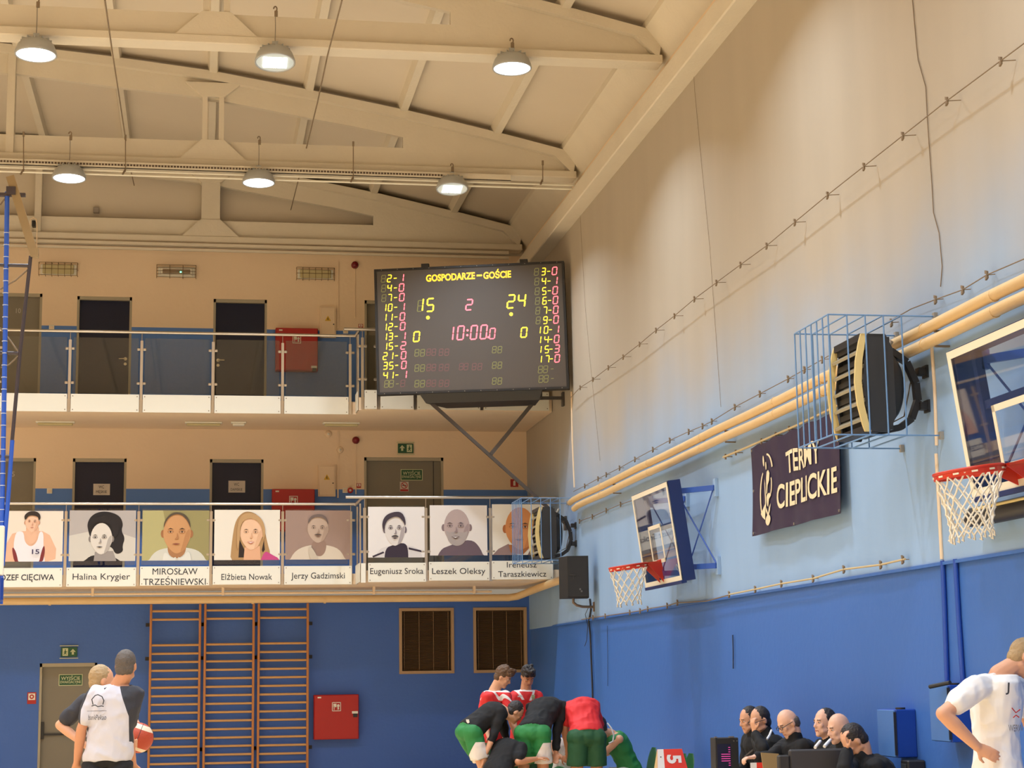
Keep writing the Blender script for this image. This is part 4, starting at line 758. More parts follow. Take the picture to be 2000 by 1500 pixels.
    for s in (-1, 1): MB().hull([Q(s*.085, ro-.01, .012), Q(s*.095, ro-.01, .012), Q(s*.085, max(ro-.25, .01), .012), Q(s*.095, max(ro-.25, .01), .012), Q(s*.15, ro-.01, .19), Q(s*.16, ro-.01, .19)]).build('side_gusset', rimred, t)
    # net
    lev = [(R0, .03), (.205, .115), (.18, .19), (.16, .26), (.148, .325), (.14, .38), (.145, .43)]; g = MB(); n = 12
    pt = lambda L_, k: rc+(e1_*math.cos(2*math.pi*(k+.5*(L_ % 2))/n)+e2_*math.sin(2*math.pi*(k+.5*(L_ % 2))/n))*lev[L_][0]-V(0, 0, lev[L_][1]+.012*math.sin(k*2.3+L_))
    for L_ in range(len(lev)-1):
        for k in range(n):
            o0 = 0 if L_ % 2 == 0 else 1
            for kk in ((k, k-1) if L_ % 2 == 0 else (k, k+1)):
                a_, b_ = pt(L_, k), pt(L_+1, kk); mid = (a_+b_)/2; mid -= V(mid.x-rc.x, mid.y-rc.y, 0)*.04; g.tube([a_, mid, b_], .0065, 5, caps=False)
    for L_ in range(1, len(lev)-1):
        for k in range(n): g.ell(pt(L_, k), .010, nu=6, nv=4)
    for k in range(n):
        p = pt(len(lev)-1, k); g.tube([p, p+V(.01, .012, -.03), p+V(0, .024, -.02)], .0065, 5)
    g.build('net', netm, t)
    return t
b1 = basket('near glass basketball backboard with red rim, cut by the right edge', 11.3, 2.965, 1.05, .15)
b2_ = basket('far glass basketball backboard with red rim above the officials', 21.0, 2.82, 1.13, .27); b1['group'] = b2_['group'] = 'basketball hoops on the side wall'
for s in (1, -1): pass
# ================================================================ banner
vin = mat('banner_vinyl', S(46, 38, 66), .38, noise=.1, nscale=3); blet = mat('banner_letter', S(232, 214, 176), .6)
A = at(1463, 873, X=5.63); B = at(1631, 795, X=5.63); zt_, zb_ = A.z, at(1460, 1050, X=5.63).z; y0b, y1b = A.y, B.y; Lb = y0b-y1b; Hb = zt_-zb_
def bx(u, v): return 5.63+.014*math.sin(u*15)*(1-v*.3)+.004*math.sin(u*41+v*3)+.02*math.sin(v*2.2)
def BP(u, v, d=0): return V(bx(u, v)-d, y0b-u*Lb, zb_+v*Hb+(.02*math.sin(u*math.pi*5)**2-.02)*(v > .5)*v)
t = thing('banner', 'dark purple vinyl banner with cream words strung on the side wall', 'banner', (5.63, (y0b+y1b)/2, zb_))
nu_, nv_ = 70, 16; g = MB(); vs = [BP(i/nu_, j/nv_) for j in range(nv_+1) for i in range(nu_+1)]; vs += [p+V(.004, 0, 0) for p in vs]; q = (nu_+1)*(nv_+1)
fs = [(j*(nu_+1)+i, j*(nu_+1)+i+1, (j+1)*(nu_+1)+i+1, (j+1)*(nu_+1)+i) for j in range(nv_) for i in range(nu_)]; g.add(vs, fs+[tuple(k+q for k in f[::-1]) for f in fs], True); g.build('cloth', vin, t)
MB().tube([at(1413, 893, X=5.66), at(1463, 872, X=5.66), at(1560, 829, X=5.66), at(1640, 790, X=5.66), at(1700, 760, X=5.66)], .012, 6).build('hanging_rod', mat('cord_pale', S(200, 180, 140), .7), t)
for px, py in ((1417, 892), (1437, 884), (1487, 862), (1515, 850), (1541, 838)):
    p = at(px, py, X=5.66); MB().cyl(p, (XW-.013, p.y, p.z), .006, 6).obox(p, (.008, 0, 0), (0, .01, 0), (0, 0, .03)).build('cleat', wirem, t)
for u, v in ((.015, .97), (.015, .5), (.015, .03), (.985, .03), (.5, .02)): MB().cyl(BP(u, v, .001), BP(u, v, .008), .014, 10).build('eyelet', steel, t)
def bpoly(polys, nm='emblem'):
    g = MB()
    for p in polys: g.add([BP(u, v, .010) for u, v in p], [tuple(range(len(p)))])
    g.build(nm, blet, t)
def uv_(x, y): return ((x-165)/1210, 1-(y-(170-.36*(x-165)))/1250)   # zoom reading -> banner u, v
uf = lambda x: (x-160)/1215
def bt(s, u0, u1, v0, v1):
    cu = bpy.data.curves.new('lettering', 'FONT'); cu.body = s; cu.size = 1; cu.offset = .02; cu.resolution_u = 4; to = bpy.data.objects.new('x', cu); col.objects.link(to); dg = bpy.context.evaluated_depsgraph_get(); dg.update()
    me = bpy.data.meshes.new_from_object(to.evaluated_get(dg)); bpy.data.objects.remove(to); bm = bmesh.new(); bm.from_mesh(me)
    x0_, x1_ = min(v.co.x for v in bm.verts), max(v.co.x for v in bm.verts)
    for q_ in np.linspace(x0_, x1_, 40)[1:-1]: bmesh.ops.bisect_plane(bm, geom=bm.verts[:]+bm.edges[:]+bm.faces[:], plane_co=(q_, 0, 0), plane_no=(1, 0, 0))
    bm.to_mesh(me); bm.free(); xs = [v.co.x for v in me.vertices]; ys = [v.co.y for v in me.vertices]; ax_, bx_, ay_, by_ = min(xs), max(xs), min(ys), max(ys); po = ORG[t.name]
    for v in me.vertices: v.co = BP(u0+(u1-u0)*(v.co.x-ax_)/(bx_-ax_), v0+(v1-v0)*(v.co.y-ay_)/(by_-ay_), .009)-po
    me.materials.clear(); me.materials.append(blet); link(bpy.data.objects.new('lettering', me), t, po)
bt('TERMY', .43, .82, .565, .80); bt('CIEPLICKIE', .33, .97, .21, .47)
E2 = lambda cx, cy, rx, ry, rot=0, n=18: [(cx+rx*math.cos(a_)*math.cos(rot)-ry*math.sin(a_)*math.sin(rot)*.4, cy+ry*math.sin(a_)*math.cos(rot)+rx*math.cos(a_)*math.sin(rot)*2) for a_ in np.linspace(0, 2*math.pi, n+1)[:-1]]
def arcband(cx, cy, rx, ry, a0, a1, w, n=12):
    out = []; an = np.linspace(a0, a1, n)
    for i in range(n-1): out.append([(cx+rx*math.cos(an[i]), cy+ry*math.sin(an[i])), (cx+rx*math.cos(an[i+1]), cy+ry*math.sin(an[i+1])), (cx+(rx-w)*math.cos(an[i+1]), cy+(ry-w*1.5)*math.sin(an[i+1])), (cx+(rx-w)*math.cos(an[i]), cy+(ry-w*1.5)*math.sin(an[i]))])
    return out
bpoly([E2(.155, .80, .013, .06), E2(.195, .74, .011, .045), E2(.215, .13, .045, .06), [(.185, .42), (.19, .60), (.205, .67), (.23, .68), (.245, .64), (.24, .56), (.215, .52), (.2, .42)],
       [(.185, .38), (.20, .41), (.24, .42), (.265, .385), (.235, .35), (.22, .27), (.2, .29)], [(.185, .27), (.215, .2), (.235, .26), (.26, .3), (.25, .22), (.215, .15), (.175, .24)], [(.11, .22), (.165, .32), (.165, .14), (.13, .18)]]
      +arcband(.21, .60, .08, .27, .35, 1.5, .014)+arcband(.215, .5, .06, .17, -.9, .5, .01)+arcband(.155, .42, .055, .27, 1.9, 4.1, .012)+[[(.155, .6), (.165, .55), (.18, .35), (.175, .2), (.165, .3)]])
# ================================================================ wall bars
wood = mat('bar_wood', S(186, 122, 66), .42, noise=.14, nscale=5, bump=.1, bscale=30, streak=(1, 1, .4)); wood2 = mat('rung_wood', S(206, 158, 100), .4, noise=.1, nscale=6, streak=(.3, 1, 1))
WY = 31.62; pxs = [(291, 392), (397.5, 497), (502.5, 603)]
yr = [1193.6, 1210] + [1260+16.55*k for k in range(27)]
for i, (xa, xb) in enumerate(pxs):
    XA, XB = at(xa, 1300, Y=WY).x, at(xb, 1300, Y=WY).x
    t = thing('wall_bars', 'wooden gymnastic wall bars ladder, %s of three on the blue end wall' % ('left', 'middle', 'right')[i], 'wall bars', ((XA+XB)/2, WY, 0), 'wooden wall bars on the end wall')
    for x in (XA+.02, XB-.02): MB().cbox(x-.02, x+.02, WY-.06, WY+.06, 0, 3.07-i*.0, .006).build('side_rail', wood, t)
    first = None
    for y in yr:
        z = at((xa+xb)/2, y-(xa-291)*.017, Y=WY).z
        if z < .08: continue
        if first is None: first = MB().lathe((XA+.04, WY-.02, z), [(.02, 0), (.02, XB-XA-.08)], 8, (1, 0, 0)).build('rung', wood2, t); z00 = z
        else: piece('rung', first, t, (0, 0, z-z00))
    for y in (1219, 1285, 1464):
        z = at(400, y, Y=WY).z
        for x, s in ((XA, -1), (XB, 1)):
            if i == 0 or s > 0 or True: MB().box(min(x, x+s*.07), max(x, x+s*.07), YE-.012, YE-.001, z-.03, z+.03).box(min(x, x+s*.01), max(x, x+s*.01), WY+.06, YE-.001, z-.03, z+.03).cyl((x+s*.045, YE-.012, z), (x+s*.045, YE-.018, z), .008, 6).build('wall_bracket', dark, t)
# ================================================================ ground windows with blinds
slatm = mat('blind_slat', S(120, 94, 62), .45); backd = mat('window_dark', S(44, 32, 24), .7)
for i, (x0, x1, z0_, z1_) in enumerate(H1[1:]):
    o = struct('window_%d' % (i+1), MB().box(x0, x0+.05, YE-.02, YE+.1, z0_, z1_).box(x1-.05, x1, YE-.02, YE+.1, z0_, z1_).box(x0+.05, x1-.05, YE-.02, YE+.1, z0_, z0_+.05).box(x0+.05, x1-.05, YE-.02, YE+.1, z1_-.05, z1_), mat('window_frame', S(176, 146, 110), .5))
    MB().box(x0+.05, x1-.05, YE+.1, YE+.12, z0_+.05, z1_-.05).build('pane', backd, o)
    g = MB(); z = z0_+.06
    while z < z1_-.06: g.hexa([(x0+.07, YE+.045, z), (x1-.07, YE+.045, z), (x1-.07, YE+.065, z+.012), (x0+.07, YE+.065, z+.012), (x0+.07, YE+.045, z+.0015), (x1-.07, YE+.045, z+.0015), (x1-.07, YE+.065, z+.0135), (x0+.07, YE+.065, z+.0135)]); z += .02
    s_ = g.build('blind_slats', slatm, o); s_['kind'] = 'stuff'
    for fx in (.1, .37, .63, .9): x = x0+(x1-x0)*fx; MB().box(x-.003, x+.003, YE+.04, YE+.044, z0_+.06, z1_-.06).build('blind_cord', mat('cord_tan', S(160, 130, 95), .6), o)
# ================================================================ scoreboard
TR_, TL_ = V(5.58, 27.6, 0), V(2.78, 28.4, 0); sd = (TR_-TL_).normalized(); sn = V(sd.y, -sd.x, 0)   # faces the court
def sb(x, y, off=0):   # reading in the zoomed view -> point on the board plane
    px, py = 700+.225*x, 490+.225*y; d = _w+_r*((px-1000)/FPX)-_u*((py-750)/FPX); C0 = V(0, 0, CZ); k = (TR_-C0); k.z = 0
    tt = (k.dot(sn))/(d.x*sn.x+d.y*sn.y); return C0+d*tt+sn*off
ctl, ctr, cbr, cbl = sb(137, 163), sb(1783, 88), sb(1830, 1197), sb(163, 1252)
t = thing('scoreboard', 'large black electronic scoreboard on a wall bracket in the corner', 'scoreboard', (cbl+cbr)/2)
sbm = mat('scoreboard_face', S(84, 79, 76), .2, spec=.6); sbf = mat('scoreboard_frame', (.012, .011, .011), .5)
MB().hexa([cbl, cbr, cbr-sn*.14, cbl-sn*.14, ctl, ctr, ctr-sn*.14, ctl-sn*.14]).build('casing', sbf, t)
i_ = lambda a_, b_, c_, d_, u, v: (a_*(1-u)+b_*u)*(1-v)+(d_*(1-u)+c_*u)*v
SQ = lambda u, v, o=0: i_(cbl, cbr, ctr, ctl, u, v)+sn*o
MB().hexa([SQ(.01, .015, .001), SQ(.99, .015, .001), SQ(.99, .015, .004), SQ(.01, .015, .004), SQ(.01, .985, .001), SQ(.99, .985, .001), SQ(.99, .985, .004), SQ(.01, .985, .004)]).build('face_panel', sbm, t)
for u0, u1, v0, v1 in ((0, 1, 0, .017), (0, 1, .983, 1), (0, .012, .017, .983), (.988, 1, .017, .983)):
    MB().hexa([SQ(u0, v0, 0), SQ(u1, v0, 0), SQ(u1, v0, .02), SQ(u0, v0, .02), SQ(u0, v1, 0), SQ(u1, v1, 0), SQ(u1, v1, .02), SQ(u0, v1, .02)]).build('frame_edge', sbf, t)
for u in (.27, .79): MB().hexa([SQ(u-.02, 1, -.08), SQ(u+.02, 1, -.08), SQ(u+.02, 1, .0), SQ(u-.02, 1, .0), SQ(u-.02, 1.03, -.08), SQ(u+.02, 1.03, -.08), SQ(u+.02, 1.03, 0), SQ(u-.02, 1.03, 0)]).build('lifting_lug', sbf, t)
g = MB()
for k in range(12):
    for v in (.008, .992): p = SQ(.04+k*.084, v, .02); g.cyl(p, p+sn*.004, .006, 6)
g.build('screws', galv, t)
YEL = mat('led_yellow', (1, .8, .05), .4, emit=(1, .72, .03, 1.9)); RED = mat('led_red', (1, .1, .15), .4, emit=(1, .17, .2, 1.9)); YOFF = mat('led_off_yellow', (.16, .16, .05), .5, emit=(.35, .33, .1, .25)); ROFF = mat('led_off_red', (.16, .07, .07), .5, emit=(.4, .12, .12, .15)); ORG_ = mat('led_orange', (1, .5, .02), .4, emit=(1, .55, .02, 1.7))
SEG = {'0': 'abcdef', '1': 'bc', '2': 'abged', '3': 'abgcd', '4': 'fgbc', '5': 'afgcd', '6': 'afgedc', '7': 'abc', '8': 'abcdefg', '9': 'abcdfg', '-': 'g'}
SLX, SLY = .03, -.046      # drift of the board axes in the zoomed view
def digit(mb, cx, cy, w, h, ch, th=None, off=.006):
    th = th or w*.22; sl = .10
    def P(u, v): return sb(cx+u*w/2-v*h/2*-sl*1.0, cy-v*h/2+u*w/2*SLY*1.4, off)
    a = th/w; b_ = th/h; ends = {'a': ((-1, 1), (1, 1)), 'd': ((-1, -1), (1, -1)), 'g': ((-1, 0), (1, 0)), 'f': ((-1, 1), (-1, 0)), 'b': ((1, 1), (1, 0)), 'e': ((-1, 0), (-1, -1)), 'c': ((1, 0), (1, -1))}
    for s_ in SEG[ch]:
        (u0, v0), (u1, v1) = ends[s_]
        if v0 == v1: pts = [(u0+a*.35, v0), (u0+a*1.1, v0+b_), (u1-a*1.1, v0+b_), (u1-a*.35, v0), (u1-a*1.1, v0-b_), (u0+a*1.1, v0-b_)]
        else: pts = [(u0, v0-b_*.35), (u0+a, v0-b_*1.1), (u0+a, v1+b_*1.1), (u0, v1+b_*.35), (u0-a, v1+b_*1.1), (u0-a, v0-b_*1.1)]
        fr_ = [P(*p) for p in pts]; mb.prism(fr_, -sn*.004) if False else mb.add(fr_+[q-sn*.004 for q in fr_], [tuple(range(6))]+[(i, (i+1) % 6, 6+(i+1) % 6, 6+i) for i in range(6)])
    return mb
def digits(lst, m_, nm='lit_digit'):
    for (cx, cy, w, h, ch) in lst: digit(MB(), cx, cy, w, h, ch).build(nm, m_, t)
Lr = ['2-1', '4-0', '7-0', '10-1', '11-0', '12-0', '13-1', '15-2', '21-0', '35-0', '41-1']; Rr = ['3-0', '4-1', '5-0', '6-0', '7-0', '9-0', '10-1', '14-0', '15-3', '17-0']
yy, rr, off8 = [], [], []
def row(s, x_t, x_o, x_d, x_r, y):
    n_, r_ = s.split('-'); 
    if len(n_) == 2: yy.append((x_t, y+2, 32, 60, n_[0]))
    else: off8.append((x_t, y+2, 34, 60, '8'))
    yy.append((x_o+(4 if len(n_) == 2 else 1), y, 31, 60, n_[-1])); yy.append((x_d, y-2, 30, 60, '-')); rr.append((x_r, y-6, 38, 64, r_))
for k, s in enumerate(Lr): row(s, 218+k*1.8, 268+k*1.5, 320+k*1.4, 372+k*2.6, 240+k*84.0)
for k, s in enumerate(Rr): row(s, 1546+k*3, 1606+k*3.2, 1652+k*2.5, 1703+k*2.6, 180+k*84.4)
digits(yy, YEL); digits(rr, RED)
digits([(534, 470, 52, 110, '1'), (625, 470, 56, 110, '5'), (1325, 440, 58, 112, '2'), (1418, 432, 58, 112, '4'), (505, 745, 48, 84, '0'), (1437, 708, 48, 84, '0')], YEL)
digits([(962, 468, 52, 90, '2'), (798, 718, 50, 118, '1'), (888, 712, 52, 118, '0'), (1003, 708, 52, 118, '0'), (1088, 704, 52, 118, '0'), (1163, 718, 44, 90, '0')], RED)
for x, y, m_, r_ in ((604, 580, YEL, 16), (1326, 550, YEL, 16), (948, 690, RED, 10), (946, 732, RED, 10), (1128, 750, RED, 9)):
    g = MB(); p = [sb(x+r_*math.cos(a_), y+r_*math.sin(a_), .006) for a_ in np.linspace(0, 2*math.pi, 13)[:-1]]; g.add(p, [tuple(range(12))[::-1]]); g.build('lit_dot', m_, t)
g = MB()
for d in off8+[(498, 480, 40, 95, '1'), (535, 478, 40, 95, '8')]+[(x, y, 34, 58, '8') for y in (885, 1018, 1153) for x in (508, 557)]+[(x, y, 32, 56, '8') for y in (858, 993, 1130) for x in (1180, 1228)]+[(x, y, 34, 60, '8') for x, y in ((245, 1155), (287, 1153), (1580, 1030), (1625, 1028), (1585, 1112), (1630, 1110))]+[(338, 1155, 28, 50, '-'), (1682, 1025, 28, 50, '-'), (1684, 1108, 28, 50, '-')]: digit(MB(), *d, th=6, off=.0055).build('unlit_digit', YOFF, t)
for d in [(x, y, 32, 56, '8') for y in (880, 1013, 1150) for x in (610, 655, 718, 768)]+[(x, 1005, 32, 56, '8') for x in (893, 935, 1005, 1055)]+[(386, 1150, 34, 56, '8')]: digit(MB(), *d, th=5, off=.0055).build('unlit_digit', ROFF, t)
a_, b_ = sb(588, 240, .006), sb(1012, 215, .006); c_, d_ = sb(1085, 212, .006), sb(1325, 198, .006); e_ = sb(1050, 214, .006); hh = (sb(950, 190)-sb(950, 250)).length
uu = (b_-a_).normalized()
text('lettering', 'GOSPODARZE', ORG_, t, (a_+b_)/2, uu, UZ, hh*1.35, fit=(b_-a_).length, bold=.028); text('lettering', 'GOŚCIE', ORG_, t, (c_+d_)/2+V(0, 0, .012), uu, UZ, hh*1.35, fit=(d_-c_).length, bold=.028)
text('lettering', '-', ORG_, t, e_, uu, UZ, hh*1.6, fit=.085, bold=.03)
# underside box and wall bracket
q0, q1 = SQ(.02, 0, -.02), SQ(.93, 0, -.02)
sblk = mat('bracket_black', (.02, .018, .017), .45)
MB().hexa([SQ(.25, -.07, -.10), SQ(.84, -.07, -.10), SQ(.80, -.07, -.7), SQ(.33, -.07, -.7), SQ(.22, 0, -.02), SQ(.86, 0, -.02), SQ(.84, 0, -.7), SQ(.3, 0, -.7)]).build('cable_box', sblk, t)
sgrey = mat('bracket_steel', (.09, .075, .065), .45, metal=.3)
Yb_ = 28.35; k0 = at(832, 778, Y=Yb_); k1 = at(1046, 970, Y=Yb_); k1 = V(XW-.02, Yb_, k1.z+(k1.z-k0.z)/(k1.x-k0.x)*(XW-.02-k1.x)); MB().bar(k0, k1, .05, .05, (0, 1, 0)).build('bracket_strut', sgrey, t)
MB().bar(at(1046, 781, Y=Yb_), at(958, 888, Y=Yb_), .06, .05, (0, 1, 0)).build('bracket_strut', sgrey, t)
MB().bar(k0, V(XW-.02, Yb_, k0.z+.03), .05, .05, (0, 1, 0)).build('bracket_rail', sgrey, t); MB().box(XW-.05, XW-.013, Yb_-.06, Yb_+.06, k1.z-.1, k1.z+.12).build('wall_foot', sgrey, t); MB().box(XW-.05, XW-.013, Yb_-.06, Yb_+.06, k0.z-.1, k0.z+.12).build('wall_foot', sgrey, t)
for x in (.4, .62): MB().bar(SQ(x, .01, -.14), SQ(x, .01, -.14)+V(.4, .45, -.05), .04, .04).build('bracket_rail', sgrey, t)
# ================================================================ suspended frame at the left edge
fy = 20.0; navyp = mat('steel_brown', (.05, .038, .045), .45); pblue = mat('pole_blue', S(46, 92, 196), .35); sband = mat('pole_band', S(190, 200, 220), .4)
t = thing('suspended_frame', 'blue pole and dark steel frame hanging at the left edge', 'frame', at(5, 1100, Y=fy))
MB().tube([at(14, 375, Y=fy), at(11, 600, Y=fy), at(6, 900, Y=fy), at(1, 1180, Y=fy)], .026, 10).build('pole', pblue, t)
first = None
for y in np.arange(455, 1120, 23.5):
    x = 14-13*(y-375)/805; p = at(x, y, Y=fy); MB().cyl(p-V(0, 0, .004), p+V(0, 0, .004), .031, 10).build('pole_band', sband, t)
MB().tube([at(60, 500, Y=fy), at(38, 700, Y=fy), at(22, 880, Y=fy), at(4, 1110, Y=fy)], .02, 8).build('frame_leg', navyp, t)
MB().tube([at(24, 860, Y=fy-.01), at(16, 970, Y=fy-.01), at(5, 1105, Y=fy-.01)], .023, 8).build('leg_sleeve', pblue, t)
for x0, y0, x1, y1 in ((-30, 517, 58, 519), (-30, 688, 36, 690), (-30, 890, 20, 892)): MB().cyl(at(x0, y0, Y=fy), at(x1, y1, Y=fy), .02, 8).build('cross_bar', navyp, t)
MB().bar(at(-30, 380, Y=fy), at(50, 381, Y=fy), .06, .035).build('top_bar', navyp, t); MB().obox(at(22, 374, Y=fy), (.05, 0, 0), (0, .05, 0), (0, 0, .045)).build('pulley_block', navyp, t)
for pts in ([(56, 525), (30, 548), (0, 565)], [(36, 695), (18, 712), (2, 718)], [(0, 640), (20, 665), (36, 688)], [(12, 385), (0, 400)]): MB().tube([at(x, y, Y=fy) for x, y in pts], .009, 5).build('brace_cable', wirem, t)
MB().bar(at(20, 345, Y=fy), at(68, 500, Y=fy), .07, .09).build('ceiling_beam', mat('beam_beige', S(150, 128, 92), .6), t)
MB().obox(at(68, 494, Y=fy), (.04, 0, 0), (0, .04, 0), (0, 0, .05)).build('beam_shoe', mat('beam_beige', S(150, 128, 92), .6), t)
MB().cbox(at(-20, 1100, Y=fy-.03).x, at(8, 1100, Y=fy-.03).x, fy-.1, fy-.04, at(0, 1125, Y=fy).z, at(0, 1028, Y=fy).z, .01).build('white_panel', white, t)
MB().cbox(at(-20, 1100, Y=fy-.03).x, at(9, 1100, Y=fy-.03).x, fy-.12, fy-.03, at(0, 1176, Y=fy).z, at(0, 1126, Y=fy).z, .02).build('blue_pad', mat('pad_blue', S(24, 60, 150), .4), t)
# ================================================================ blue wall boxes
def wallbox(px0, pxe, px1, py0, py1, label, face=S(74, 122, 190), sidec=S(22, 66, 160)):
    Xf = 5.56; Yn = Xf  # near edge seen at pxe on X=Xf
    n_ = at(pxe, (py0+py1)/2, X=Xf); f_ = at(px0, (py0+py1)/2, X=Xf); ztp = at(pxe, py0, X=Xf).z; zbt = at(pxe, py1, X=Xf).z
    t = thing('wall_cabinet', label, 'cabinet', (XW, n_.y, zbt)); MB().cbox(Xf+.02, XW-.001, n_.y, f_.y, zbt, ztp, .006).build('box', mat('cab_side', sidec, .4), t)
    MB().cbox(Xf, Xf+.018, n_.y+.005, f_.y-.005, zbt+.005, ztp-.005, .004).build('door', mat('cab_face', face, .45), t); MB().box(Xf-.001, Xf+.02, n_.y-.004, n_.y+.004, zbt+.02, ztp-.02).build('door_gap', dark, t)
    MB().cyl((Xf+.08, n_.y+.05, ztp), (Xf+.08, n_.y+.05, ztp+.015), .04, 10).build('cable_gland', dark, t); return t
wallbox(1714, 1747, 1785, 1386, 1480, 'blue wall cabinet behind the bending official')
t = wallbox(1816, 1852, 1890, 1338, 1450, 'blue wall cabinet with a lever behind the white shirted player', S(52, 98, 176), S(38, 82, 168)); p = at(1833, 1336, X=5.5)
MB().cyl(p+V(.05, -.1, .01), p+V(-.02, .12, -.02), .016, 8).build('lever', dark, t)
c = at(1766, 1492, X=5.6); t = thing('socket_box', 'small dark socket box under the blue wall cabinet', 'socket', c); MB().cbox(5.6, XW-.001, c.y-.08, c.y+.08, c.z-.15, c.z+.03, .01).build('body', dark, t); MB().cbox(5.59, 5.6, c.y-.05, c.y+.05, c.z-.1, c.z, .002).build('flap', hside, t)
c = at(1430, 1262, X=XW-.01)
for i, (x, y0, y1) in enumerate(((1431, 1240, 1306), (1186, 1222, 1340))): wline([(x, y0), (x+1, (y0+y1)/2), (x+1, y1)], .007 if i == 0 else .004, mat('slit', (.03, .05, .1), .7), 'wall_slot', ('dark vertical slot rail in the middle of the blue dado', 'faint vertical cord on the dado near the speaker cable')[i], 'rail')
# ================================================================ people
from mathutils import noise as _ns
def two(name, a, b):   # two cloths of one garment, split along a seam stored on the mesh
    if name in MATS: return MATS[name]
    m_ = mat(name, a, .7, bump=.1); nt = m_.node_tree; b_ = nt.nodes['Principled BSDF']; an = nt.nodes.new('ShaderNodeAttribute'); an.attribute_name = 'pat'
    gt = nt.nodes.new('ShaderNodeMath'); gt.operation = 'GREATER_THAN'; gt.inputs[1].default_value = 0; nt.links.new(an.outputs['Fac'], gt.inputs[0]); mx = nt.nodes.new('ShaderNodeMix'); mx.data_type = 'RGBA'
    mx.inputs[6].default_value = (*a, 1); mx.inputs[7].default_value = (*b, 1); nt.links.new(gt.outputs[0], mx.inputs[0]); nt.links.new(mx.outputs[2], b_.inputs['Base Color']); return m_
def surf(mb, name, mts, parent, vox=.012, colorf=None, fold=0, ffreq=7, sm=2, org=None):
    tmp = bpy.data.objects.new('tmp', mb.mesh('tmp')); col.objects.link(tmp)
    r_ = tmp.modifiers.new('r', 'REMESH'); r_.mode = 'VOXEL'; r_.voxel_size = vox; r_.use_smooth_shade = True
    if sm: s_ = tmp.modifiers.new('s', 'SMOOTH'); s_.iterations = sm; s_.factor = .5
    dg = bpy.context.evaluated_depsgraph_get(); dg.update(); me = bpy.data.meshes.new_from_object(tmp.evaluated_get(dg)); bpy.data.objects.remove(tmp)
    n = len(me.vertices); co = np.empty(n*3); me.vertices.foreach_get('co', co); co = co.reshape(-1, 3)
    if fold:
        no = np.empty(n*3); me.vertices.foreach_get('normal', no); no = no.reshape(-1, 3)
        d = np.array([_ns.noise((p[0]*ffreq, p[1]*ffreq, p[2]*ffreq*1.2))+.5*_ns.noise((p[0]*ffreq*2.3+9, p[1]*ffreq*2.3, p[2]*ffreq*1.9)) for p in co]); co = co+no*(1-np.abs(d)*2)[:, None]*fold
    mts = mts if isinstance(mts, (list, tuple)) else [mts]; me.materials.clear()
    for q in mts: me.materials.append(q)
    if colorf:
        at_ = me.attributes.new('pat', 'FLOAT', 'POINT'); at_.data.foreach_set('value', [colorf(V(*p)) for p in co])
    o = ORG[parent.name]; me.vertices.foreach_set('co', (co-np.array(o)).ravel()); me.polygons.foreach_set('use_smooth', [True]*len(me.polygons)); me.update()
    return link(bpy.data.objects.new(name, me), parent, o)
skin = mat('skin', S(214, 158, 124), .5, noise=.06, nscale=12); skin2 = mat('skin_tan', S(196, 136, 100), .5, noise=.06, nscale=12); skinp = mat('skin_pale', S(226, 176, 148), .5, noise=.05, nscale=12)
lipm = mat('lips', S(166, 92, 80), .5); eyew = mat('eye_white', S(222, 214, 206), .3); eyed = mat('eye_iris', S(52, 36, 28), .3); browm = mat('eyebrow', S(70, 50, 36), .8)
hairb = mat('hair_brown', S(92, 66, 44), .6, noise=.3, nscale=30, bump=.5, bscale=60); haird = mat('hair_dark', S(38, 30, 28), .55, noise=.3, nscale=30, bump=.5, bscale=60); hairg = mat('hair_grey', S(88, 78, 70), .6, noise=.25, nscale=40, bump=.5, bscale=80); hairl = mat('hair_blond', S(168, 140, 100), .6, noise=.25, nscale=30, bump=.5, bscale=60)
blk = mat('black_cloth', S(15, 14, 16), .85, noise=.15, nscale=10); grn_ = mat('green_cloth', S(36, 118, 58), .7, noise=.1, nscale=8); dgrn = mat('dark_green_cloth', S(30, 78, 44), .75, noise=.1, nscale=8); redj = mat('red_cloth', S(214, 38, 40), .7, noise=.08, nscale=8); wht = mat('white_cloth', S(236, 232, 228), .75, noise=.03, nscale=8); gryj = mat('grey_jersey', S(188, 186, 196), .6, noise=.06, nscale=9); chj = mat('charcoal_jersey', S(42, 42, 50), .75, noise=.1, nscale=9); shoem = mat('shoe_white', S(210, 208, 205), .6)
def basis(f, u=V(0, 0, 1)):
    f = V(f).normalized(); s = f.cross(V(u)).normalized(); return s, f, s.cross(f).normalized()   # side(right), forward, up
